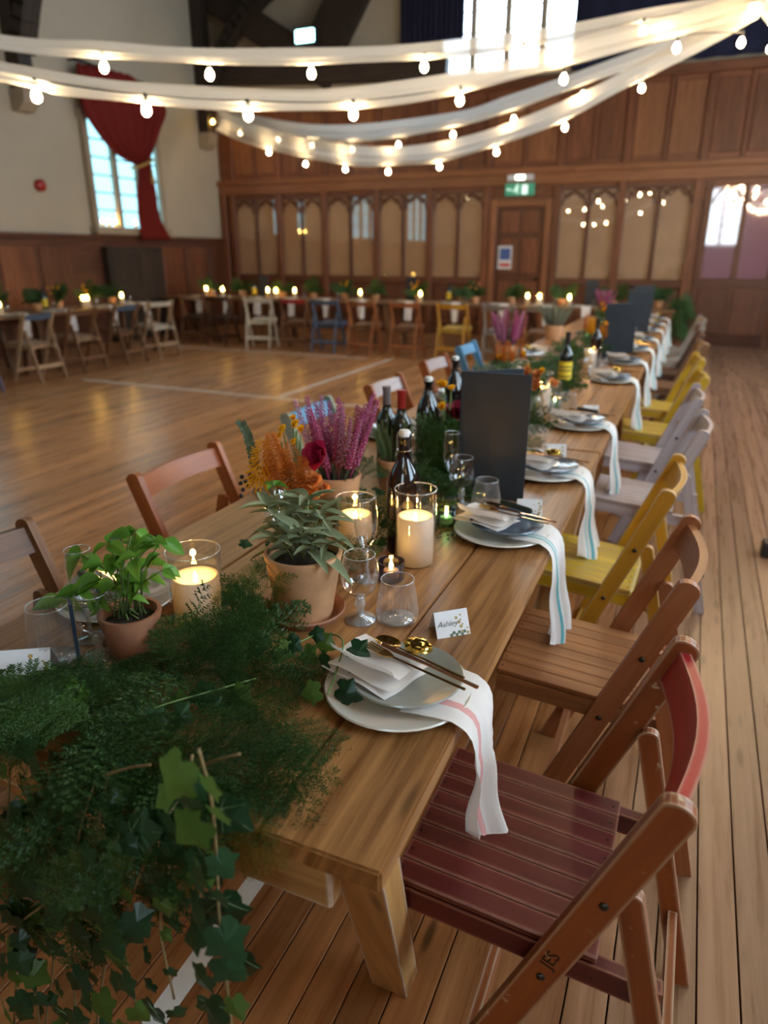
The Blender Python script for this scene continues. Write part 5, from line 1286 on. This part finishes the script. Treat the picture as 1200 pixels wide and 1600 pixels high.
fa = thing('flower_arrangement', 'orange torch lilies, rust plumes and crimson rose in a glass jar', 'flowers', A0, 0)
obj('jar', lathe(B(), [(0, .001), (.038, .001), (.042, .006), (.042, .11), (.034, .125), (.034, .14)], 28), M['glass'], fa, smooth='all')
def fpos(px, py, dy=0): return atY(px, py, A0.y+dy)-A0
def stalk(px, py, dy=0): 
    q = fpos(px, py, dy); stem(fa, [(U(-.02, .02), U(-.02, .02), .02), (q.x*.3, q.y*.3, .13), q*.96], .0022, 'stem_green'); return q
for (px, py, dy, me_, tilt, s) in ((408, 752, -.02, TORCH[0], (.12, 0, 1), 1.25), (432, 735, .01, TORCH[1], (-.10, 0, 1), 1.15)):
    q = stalk(px, py, dy); o = link('torch_lily', me_, None, fa); o.matrix_local = Matrix.Translation(q) @ Vector(tilt).to_track_quat('Z', 'Y').to_matrix().to_4x4() @ Matrix.Scale(s, 4)
for (px, py, dy, tilt, s) in ((470, 780, -.04, (-.45, 0, 1), 1.0), (468, 765, -.02, (-.25, .1, 1), .9), (475, 772, -.03, (.05, -.1, 1), .75), (452, 755, -.03, (-.6, 0, 1), .9), (478, 790, -.05, (-.2, 0, 1), .8), (440, 735, -.01, (-.35, 0, 1), .7)):
    q = stalk(px, py, dy); o = link('rust_plume', PLUME, None, fa); o.matrix_local = Matrix.Translation(q) @ Vector(tilt).to_track_quat('Z', 'Y').to_matrix().to_4x4() @ Matrix.Scale(s*1.25, 4)
for (px, py, dy, R_) in ((443, 672, .0, .016), (438, 682, .01, .012), (463, 665, .0, .017), (470, 672, .01, .014), (460, 692, .0, .013), (458, 655, .02, .012)):
    q = stalk(px, py, dy); rose(fa, q, (U(-.4, .4), -.6, .6), R_, 'marigold', 12, 'orange_blossom')
for (px, py, dy, R_) in ((490, 752, -.02, .030), (470, 748, .0, .024), (505, 765, .02, .024)): q = stalk(px, py, dy); rose(fa, q, (.3, -.6, .7), R_, 'rose_peach', 16, 'peach_rose')
q = stalk(500, 712, .03); rose(fa, q, (-.15, -1, .35), .047, 'rose', 26, 'crimson_rose')
# eucalyptus and berries
P_ = [fpos(px, py, .0) for px, py in ((412, 760), (400, 728), (394, 700), (388, 678), (378, 660))]
eu = stem(fa, [Vector((-.02, 0, .12))]+P_, .002, 'stem_green', 'eucalyptus_sprig')
C_ = catmull(P_[1:], 4)
for k, c in enumerate(C_):
    for s in (-1, 1): putm('leaf', LEAF_EUCA, eu, c, (s*1.0, -.4, U(-.2, .5)), (0, -1, .6), .017)
bs = stem(fa, [Vector((-.03, 0, .12)), fpos(405, 775), fpos(392, 755)], .0018, 'stem_tan', 'berry_sprig')
for (px, py) in ((378, 745), (384, 752), (376, 755), (390, 745), (394, 752), (388, 760), (380, 765), (377, 775), (399, 748), (391, 742)):
    obj('berry', ball(B(), (0, 0, 0), .0062, 8, 6), M['berry'], bs, loc=fpos(px, py, U(-.01, .01)), smooth='all')
vb = thing('bud_vase', 'small round clear glass vase among the orange flowers', 'vase', (A0.x+.01, A0.y-.12, TZ))
obj('body', lathe(B(), [(0, .0), (.025, .0), (.03, .01), (.012, .05), (.011, .13), (.03, .16), (.034, .185), (.028, .21), (.016, .225), (.016, .235)], 24), M['glass'], vb, smooth='all')
ms_ = stem(vb, [(0, 0, .02), (0, 0, .2), (.005, -.02, .25)], .002, 'stem_green'); 
for k in range(4): putm('leaf', LEAF_BASIL[0], vb, (.003, -.01, .235), (math.cos(k*1.6), math.sin(k*1.6), .3), (0, 0, 1), .035)
# ================================================================== GREENERY CASCADE at the near end of the long table
G0 = Vector((-.78, .70, TZ))
ga = thing('greenery_cascade', 'dark fern and ivy greenery piled on and hanging off the near table end', 'greenery', G0, 0)
def frond(par, base, loc, d, nrm, L_, mesh=None, mat=None): return putm('fern_frond', mesh or rng.choice(FERN), par, loc, d, nrm, L_, mat, base)
# pile on the table
for k in range(165):
    x = U(-1.02, -.53); y = U(.645, .96)
    if (x > -.64 and y > .80) or (x < -.84 and y > .74): continue
    a = math.atan2(y-.80, x+.76)+U(-.7, .7)
    if U(0, 1) < .35 or x < -.8: a = U(-PI*.95, -.15)
    up = U(.05, .6); d = Vector((math.cos(a), math.sin(a), up)); frond(ga, G0, Vector((x, y, TZ+U(.008, .06))), d, Vector((U(-.4, .4), U(-.4, .2), 1)), U(.11, .21))
# tall fluffy tips at the back of the pile
for k in range(16):
    frond(ga, G0, Vector((U(-.82, -.60), U(.85, .98), TZ+.02)), Vector((U(-.5, .5), U(-.6, .2), U(.5, 1))), Vector((U(-.3, .3), -1, .5)), U(.10, .17))
# hanging over the end
for k in range(54):
    x = -.90+.34*U(0, 1)**1.3; z = U(.50, .80) if x < -.74 else U(.66, .80); y = U(.52, .60) if z < .76 else U(.58, .70)
    frond(ga, G0, Vector((x, y, z)), Vector((U(-.5, .3), U(-.30, -.02), -1)) if z < .74 else Vector((U(-.6, .5), -1, U(-.5, .1))), Vector((U(-.5, .5), -1, U(.0, .5))), U(.11, .19))
# pale clump out to the left
for k in range(34):
    q = atz(U(20, 180), U(1085, 1140), TZ+.05); frond(ga, G0, q, Vector((-1+U(-.3, .5), U(-.7, .3), U(-.05, .35))), Vector((U(-.3, .3), -.3, 1)), U(.10, .17), mat=M['fern_lite'] if k % 3 else None)
# single tips reaching right over the boards
for (p0, p1, mt) in (((430, 1120), (562, 1197), 'fern'), ((360, 1225), (468, 1268), 'fern'), ((400, 1130), (500, 1190), 'fern'), ((430, 1050), (520, 1025), 'fern'), ((420, 1085), (510, 1070), 'fern')):
    a, b = atz(*p0, TZ+.02), atz(*p1, TZ+.012); frond(ga, G0, a, b-a, (0, 0, 1), (b-a).length, FERN[0], M[mt])
for (p0, p1) in (((350, 1285), (432, 1352)), ((330, 1300), (410, 1345)), ((230, 1330), (300, 1420))):
    a, b = atY(*p0, .60), atY(*p1, .57); frond(ga, G0, a, b-a, (0, -1, .4), (b-a).length*1.1, FERN[0], M['fern_dry'])
# bright foxtail fern between candle and sage pot
fx = thing('foxtail_fern', 'bright fluffy green fern between the left candle and the sage pot', 'fern', onT(392, 968), 0); F0 = Vector(fx.location)
for k in range(34):
    q = atY(U(365, 425), U(900, 972), F0.y+U(-.05, .04)); frond(fx, F0, q, Vector((U(-.8, .8), U(-.8, .1), U(-.1, 1))), Vector((U(-.5, .5), -1, .6)), U(.05, .085), mat=M['fern_lite'] if k % 3 else M['fern'])
# ivy vines
def vine(par, base, pts, r, leaves, size, mat='stem_tan', front=True, down=1.0, lite=.25, veins=True):
    C_ = catmull(pts, 8); st = stem(par, C_, r, mat, 'ivy_vine', base)
    n = len(C_)
    for k in range(leaves):
        f = (k+.5)/leaves; c = C_[min(n-1, int(f*n))]
        side = 1 if k % 2 else -1
        tip = Vector((side*U(.2, 1.0), U(-.3, .2), -down*U(.4, 1.1))); nr_ = Vector((U(-.5, .5), -1, U(.25, .9)))
        s = size*U(.6, 1.15); off = c+Vector((side*U(.006, .02), -U(.004, .02), U(-.01, .01)))
        lf = putm('ivy_leaf', IVY[2] if U(0, 1) < lite else IVY[k % 2], st, off, tip, nr_, s, None, base)
    return st
VP = [([(310, 1170), (330, 1250), (338, 1340), (342, 1430), (352, 1520), (362, 1610)], 9, .050), ([(118, 1330), (112, 1420), (114, 1510), (120, 1610)], 8, .045),
      ([(175, 1320), (120, 1375), (60, 1420), (-10, 1470)], 8, .040), ([(60, 1260), (38, 1350), (30, 1450), (22, 1600)], 12, .048), ([(235, 1330), (200, 1420), (196, 1500), (222, 1605)], 10, .042),
      ([(150, 1360), (172, 1450), (160, 1530), (150, 1610)], 10, .044), ([(15, 1430), (50, 1510), (62, 1610)], 9, .046), ([(265, 1280), (262, 1370), (250, 1450), (272, 1560)], 7, .036), ([(90, 1280), (78, 1390), (84, 1490), (70, 1605)], 11, .044), ([(205, 1290), (150, 1340), (170, 1420)], 7, .042), ([(300, 1180), (290, 1270), (318, 1350), (310, 1410)], 7, .040)]
for pts, nl, sz in VP:
    y0 = U(.50, .57); P_ = [atY(px, py, y0) for px, py in pts]
    P_ = [Vector((P_[0].x, .66, TZ+.015)), Vector((P_[0].x, .60, TZ+.02))]+P_ if P_[0].z < TZ else P_
    vine(ga, G0, P_, .0022, nl+7, sz)
# a few hand-placed big leaves seen face-on
for (px, py, s, tip) in ((352, 1425, .062, (.25, 0, -1)), (378, 1508, .05, (.15, 0, -1)), (332, 1578, .05, (.3, 0, -1)), (362, 1278, .05, (.8, 0, -.5)), (318, 1352, .055, (-.2, 0, -1)), (238, 1585, .05, (-.3, 0, -1)), (100, 1590, .05, (0, 0, -1)), (150, 1392, .05, (.6, 0, -.4)), (20, 1300, .06, (-.8, 0, -.6)), (220, 1300, .05, (.7, 0, .2)), (255, 1420, .035, (.2, 0, -1))):
    q = atY(px, py, .53); t_ = Vector(tip); o = putm('ivy_leaf', IVY[0] if px != 255 else IVY[2], ga, q-t_.normalized()*s*.4, t_, (U(-.2, .2), -1, .45), s, None, G0)
    v = bpy.data.objects.new('leaf_vein', IVEIN); COL.objects.link(v); v.parent = o
# ivy on the table round the saucer and plate
for pts, nl, sz in (([(420, 1000), (460, 1005), (500, 990), (535, 1000), (525, 1050), (512, 1085)], 9, .042), ([(250, 960), (290, 965), (330, 930), (355, 915)], 8, .034), ([(330, 1020), (380, 1000), (430, 1010), (470, 1020)], 8, .036), ([(180, 1130), (260, 1100), (330, 1080), (400, 1060)], 9, .040)):
    P_ = [atz(px, py, TZ+.05+.02*math.sin(px)) for px, py in pts]; vine(ga, G0, P_, .0018, nl, sz, 'stem_green', down=.15, lite=.35)
# bare tan stems curving through the pile
for pts in ([(270, 1250), (305, 1205), (330, 1190), (375, 1178)], [(235, 1195), (200, 1200), (165, 1212)], [(0, 1455), (70, 1400), (130, 1350), (190, 1300)]):
    stem(ga, catmull([atY(px, py, .545) for px, py in pts], 5), .0018, 'stem_tan', 'bare_stem', G0)

# ================================================================== GARLAND DOWN THE LONG TABLE
def garland(y0, y1, label, nfr, base_x=-.78, lo=False):
    g0 = Vector((base_x, (y0+y1)/2, TZ)); g = thing('table_garland', label, 'greenery', g0, 0, 'fern garlands along the long table')
    for k in range(nfr):
        y = y0+(y1-y0)*(k+U(0, 1))/nfr; a = U(0, 2*PI); frond(g, g0, Vector((base_x+U(-.12, .12), y, TZ+U(.01, .04))), Vector((math.cos(a), math.sin(a)*.6, U(.2, .9))), Vector((U(-.4, .4), -.5, 1)), U(.12, .22), rng.choice(FERN_LO if lo else FERN))
    for k in range(int(nfr*.6)):
        y = y0+(y1-y0)*U(0, 1); putm('ivy_leaf', rng.choice(IVY), g, Vector((base_x+U(-.2, .2), y, TZ+U(.02, .07))), (U(-1, 1), U(-1, 1), -.1), (U(-.3, .3), -.5, 1), U(.03, .05), None, g0)
garland(1.3, 1.95, 'fern garland around the bottles and the heather pot', 22, -.80)
garland(1.95, 2.9, 'fern garland beside the tall menu card', 60, -.74)
garland(2.9, 4.3, 'fern garland between the menu card and the yellow-label bottle', 40, -.76, True)
garland(4.3, 6.5, 'fern garland past the second menu card', 50, -.78, True)
garland(6.5, 9.35, 'fern garland at the far end of the long table', 60, -.78, True)
# tall fern behind the goblet by the menu
ft = thing('fern_bunch', 'tall dark fern bunch between the second swing-top bottle and the menu', 'fern', (-.72, 2.18, TZ), 0)
for k in range(14): frond(ft, (0, 0, 0), Vector((U(-.04, .04), U(-.04, .04), .0)), Vector((U(-.25, .35), U(-.3, .1), 1)), Vector((U(-.4, .4), -1, .2)), U(.14, .24))

# ================================================================== CENTREPIECES FURTHER DOWN
def arrangement(loc, label, flowers, group='flower arrangements on the long table', ferns=5, seed=0):
    t = thing('flower_arrangement', label, 'flowers', loc, 0, group)
    obj('jar', lathe(B(), [(0, .001), (.036, .001), (.04, .006), (.04, .11), (.033, .125), (.033, .135)], 20), M['glass'], t, smooth='all')
    for (kind, n, R_, h) in flowers:
        for k in range(n):
            a = U(0, 2*PI); q = Vector((U(.01, .08)*math.cos(a), U(.01, .08)*math.sin(a), U(h*.8, h*1.1))); stem(t, [(0, 0, .02), (q.x*.3, q.y*.3, .13), q], .002, 'stem_green')
            if kind in PET: rose(t, q, (q.x*5, q.y*5-.5, .6), R_, kind, 12 if R_ < .03 else 16, 'bloom')
            else:
                me_ = {'torch': TORCH[0], 'plume': PLUME}[kind]; o = link('plume', me_, None, t); o.matrix_local = Matrix.Translation(q) @ Vector((q.x*3, q.y*3, 1)).to_track_quat('Z', 'Y').to_matrix().to_4x4()
    for k in range(ferns): frond(t, (0, 0, 0), Vector((0, 0, .12)), Vector((U(-1, 1), U(-1, .6), U(.3, 1.2))), (0, -1, 1), U(.12, .2), rng.choice(FERN_LO))
    return t
def topz(px, py, h): q = atz(px, py, TZ+h); return (q.x, q.y, TZ)
arrangement(topz(700, 615, .27), 'burgundy bloom and marigolds left of the tall menu card', [('burgundy', 2, .055, .22), ('marigold', 4, .022, .29)])
arrangement(topz(840, 580, .24), 'peach roses and ferns just right of the tall menu card', [('rose_peach', 6, .032, .22), ('marigold', 2, .02, .25)])
arrangement(topz(800, 535, .30), 'marigold and rust plume arrangement behind the tall menu card', [('plume', 4, .05, .24), ('marigold', 4, .022, .25)])
arrangement(topz(930, 505, .28), 'orange plume arrangement before the second menu card', [('torch', 3, .05, .22), ('plume', 3, .05, .22), ('marigold', 3, .025, .25)])
arrangement((-.82, 7.6, TZ), 'mixed orange flowers before the third menu card', [('marigold', 5, .03, .25), ('burgundy', 3, .035, .22)])
p = topz(795, 487, .36); h1 = copy_tree(he0); place(h1, p, 1.0, 'terracotta pot of purple heather behind the tall menu card', None, 1.05)
h2 = copy_tree(he0); place(h2, (-.98, 8.9, TZ), 2.0, 'terracotta pot of heather at the far end of the long table')
herb(topz(868, 478, .30), 'terracotta pot of grey-green lavender left of the yellow-label bottle', 2, 46, (.16, .23), .085, .13, 'potted_lavender')
herb(topz(760, 560, .26), 'small pot of light green thyme behind the menu card', 1, 26, (.12, .18), .055, .09)
candle(topz(848, 582, .20), 'lit pillar candle in glass right of the tall menu card')
candle((-.62, 5.02, TZ), 'lit amber pillar candle beside the dark wine bottle', .04, .13, .12, power=.3)
for k, (x, y) in enumerate(((-.60, 3.62), (-.64, 6.2), (-.9, 6.9), (-.62, 8.0))): tealight((x, y, TZ), ['tealight in blue glass beyond the peach roses', 'tealight in blue glass past the second menu card', 'tealight in blue glass deep among the far ferns', 'tealight in blue glass near the far menu card'][k], 'glass_blue', power=.06)

# ================================================================== DRESSING OF THE WALL TABLES (far, small)
FLM2 = mesh_bm('flame', lathe(B(), [(0, 0), (.014, .01), (.018, .03), (.010, .06), (0, .075)], 8), M['flame'], smooth='all')
def far_candle(x, y, label, r=.04, h=.11):
    t = thing('pillar_candle', label, 'candle', (x, y, TZ), 0, 'lit candles on the wall tables')
    obj('glass_cylinder', lathe(B(), [(0, .001), (r+.006, .002), (r+.006, h+.06)], 16), M['glass'], t, smooth='all')
    wx = obj('wax', lathe(B(), [(0, .003), (r, .003), (r, h), (.01, h-.01), (0, h-.01)], 16), M['wax'], t, smooth='all'); link('flame', FLM2, None, wx, (0, 0, h-.008))
def far_bush(x, y, label, kind):
    t = thing('centrepiece_plant', label, 'greenery', (x, y, TZ), 0, 'leafy centrepieces on the wall tables')
    obj('pot', pot_bm(.05, .07, .10), M['terracotta'], t, smooth=.6)
    for k in range(9): frond(t, (0, 0, 0), Vector((0, 0, .09)), Vector((U(-1, 1), U(-1, 1), U(.3, 1.4))), (0, -1, 1), U(.2, .33), rng.choice(FERN_LO))
    if kind:
        for k in range(5): q = Vector((U(-.1, .1), U(-.1, .1), U(.2, .3))); rose(t, q, (U(-.5, .5), -1, .6), .035, kind, 8, 'bloom')
fm = None
def far_menu(x, y, rz, label): menu((x, y, TZ), rz, label, .17, .36)
def far_napkin(x, y, rz, label, drop=.27):
    o = link('napkin', tail_mesh('napkin', M['linen'], .14, .11, drop, U(0, 6), 0, -.02), None, None, (x, y, TZ), (0, 0, rz)); tag(o, label, 'napkin', 'white napkins hanging from the wall tables')
def far_plate(x, y, label): tag(link('charger_plate', ME['charger'], None, None, (x, y, TZ)), label, 'plate', 'cream plates on the wall tables')
def far_tumbler(x, y, label):
    tag(link('tumbler', FT_ME, None, None, (x, y, TZ)), label, 'glass', 'tumblers on the wall tables')
FT_ME = mesh_bm('tumbler', lathe(B(), [(0, .002), (.034, .002), (.04, .03), (.033, .10)], 14), M['glass'], smooth='all')
# back wall row: y 10.75 edge, x by pixel
bx = [310, 352, 400, 452, 505, 560, 632, 704, 778, 845, 905]
for k, px in enumerate(bx):
    q = atY(px, 460, 10.92); o_ = ORD[k]
    far_plate(q.x, 10.90, 'cream plate, %s from the left along the back wall' % o_)
    far_napkin(q.x+.14, 10.895, -PI/2, 'white napkin, %s from the left hanging off the back wall tables' % o_); 
    far_tumbler(q.x+.2, 11.1, 'clear tumbler, %s from the left along the back wall' % o_)
for k, (px, kd) in enumerate(((330, None), (375, 'burgundy'), (440, None), (490, None), (535, 'marigold'), (590, None), (655, 'marigold'), (720, None), (745, 'rose_peach'), (800, None), (880, None), (960, None), (1030, None))):
    q = atY(px, 460, 11.25); far_bush(q.x, 11.25+U(-.1, .1), 'leafy potted centrepiece, %s from the left along the back wall' % ORD[k], kd)
for k, px in enumerate((320, 350, 415, 433, 457, 563, 657, 823, 843, 890)):
    q = atY(px, 460, 11.0); far_candle(q.x, 11.02+U(-.06, .06), 'lit candle, %s from the left along the back wall' % ORD[k], .05 if px in (433, 843) else .036)
for k, px in enumerate((406, 638, 922)):
    q = atY(px, 460, 11.3); far_menu(q.x-.08, 11.42, .1, 'black menu card, %s from the left along the back wall' % ORD[k])
for k, px in enumerate((395, 700, 985)):
    q = atY(px, 460, 11.1); wine_bottle((q.x, 11.15, TZ), 'wine bottle with yellow label, %s from the left at the back wall' % ORD[k] if px != 985 else 'dark wine bottle right end of the back wall tables', 'black', 'label_yellow' if px != 985 else None)
# left wall tables: edge at x -7.85
ly = [5.2, 5.75, 6.5, 7.25, 8.05, 8.75]
for k, y in enumerate(ly):
    o_ = ORD[k]; far_plate(-8.02, y, 'cream plate, %s from the near end along the left wall' % o_)
    far_napkin(-8.015, y+.16, 0, 'white napkin, %s from the near end hanging off the left wall tables' % o_); far_tumbler(-8.2, y+.2, 'clear tumbler, %s from the near end along the left wall' % o_)
for k, (y, kd) in enumerate(((5.5, None), (6.1, None), (6.7, 'marigold'), (7.3, None), (7.7, 'marigold'), (8.2, 'marigold'), (8.8, None))): far_bush(-8.35+U(-.08, .08), y, 'leafy potted centrepiece, %s from the near end along the left wall' % ORD[k], kd)
for k, y in enumerate((5.7, 6.55, 7.95, 8.02, 8.72)): far_candle(-8.15, y, 'lit candle, %s from the near end along the left wall' % ORD[k], .04)
far_menu(-8.3, 6.35, 1.2, 'black menu card standing on the left wall table')
wine_bottle((-8.25, 7.35, TZ), 'wine bottle with yellow label on the left wall table', 'black', 'label_yellow')
# candles on the left window sill
for k, y in enumerate((9.95, 10.1, 10.25, 10.75)):
    t = thing('sill_candle', 'small lit candle, %s from the left on the window sill' % ORD[k], 'candle', (XL+.06, y, 1.925), 0, 'candles on the window sill')
    wx = obj('wax', lathe(B(), [(0, 0), (.035, 0), (.035, .06), (0, .055)], 14), M['wax'], t, smooth=.8); link('flame', FLM2, None, wx, (0, 0, .055))
# foliage hanging off the right end of the back wall tables
hg0 = Vector((-.3, 11.2, TZ)); hgx = thing('end_foliage', 'dark foliage hanging off the right end of the back tables', 'greenery', hg0, 0)
for k in range(24): frond(hgx, hg0, Vector((U(-.38, -.15), U(10.85, 11.45), U(.4, .95))), Vector((U(.1, 1), U(-1, .3), U(-1, .2))), (0, -1, .5), U(.2, .32), rng.choice(FERN_LO))
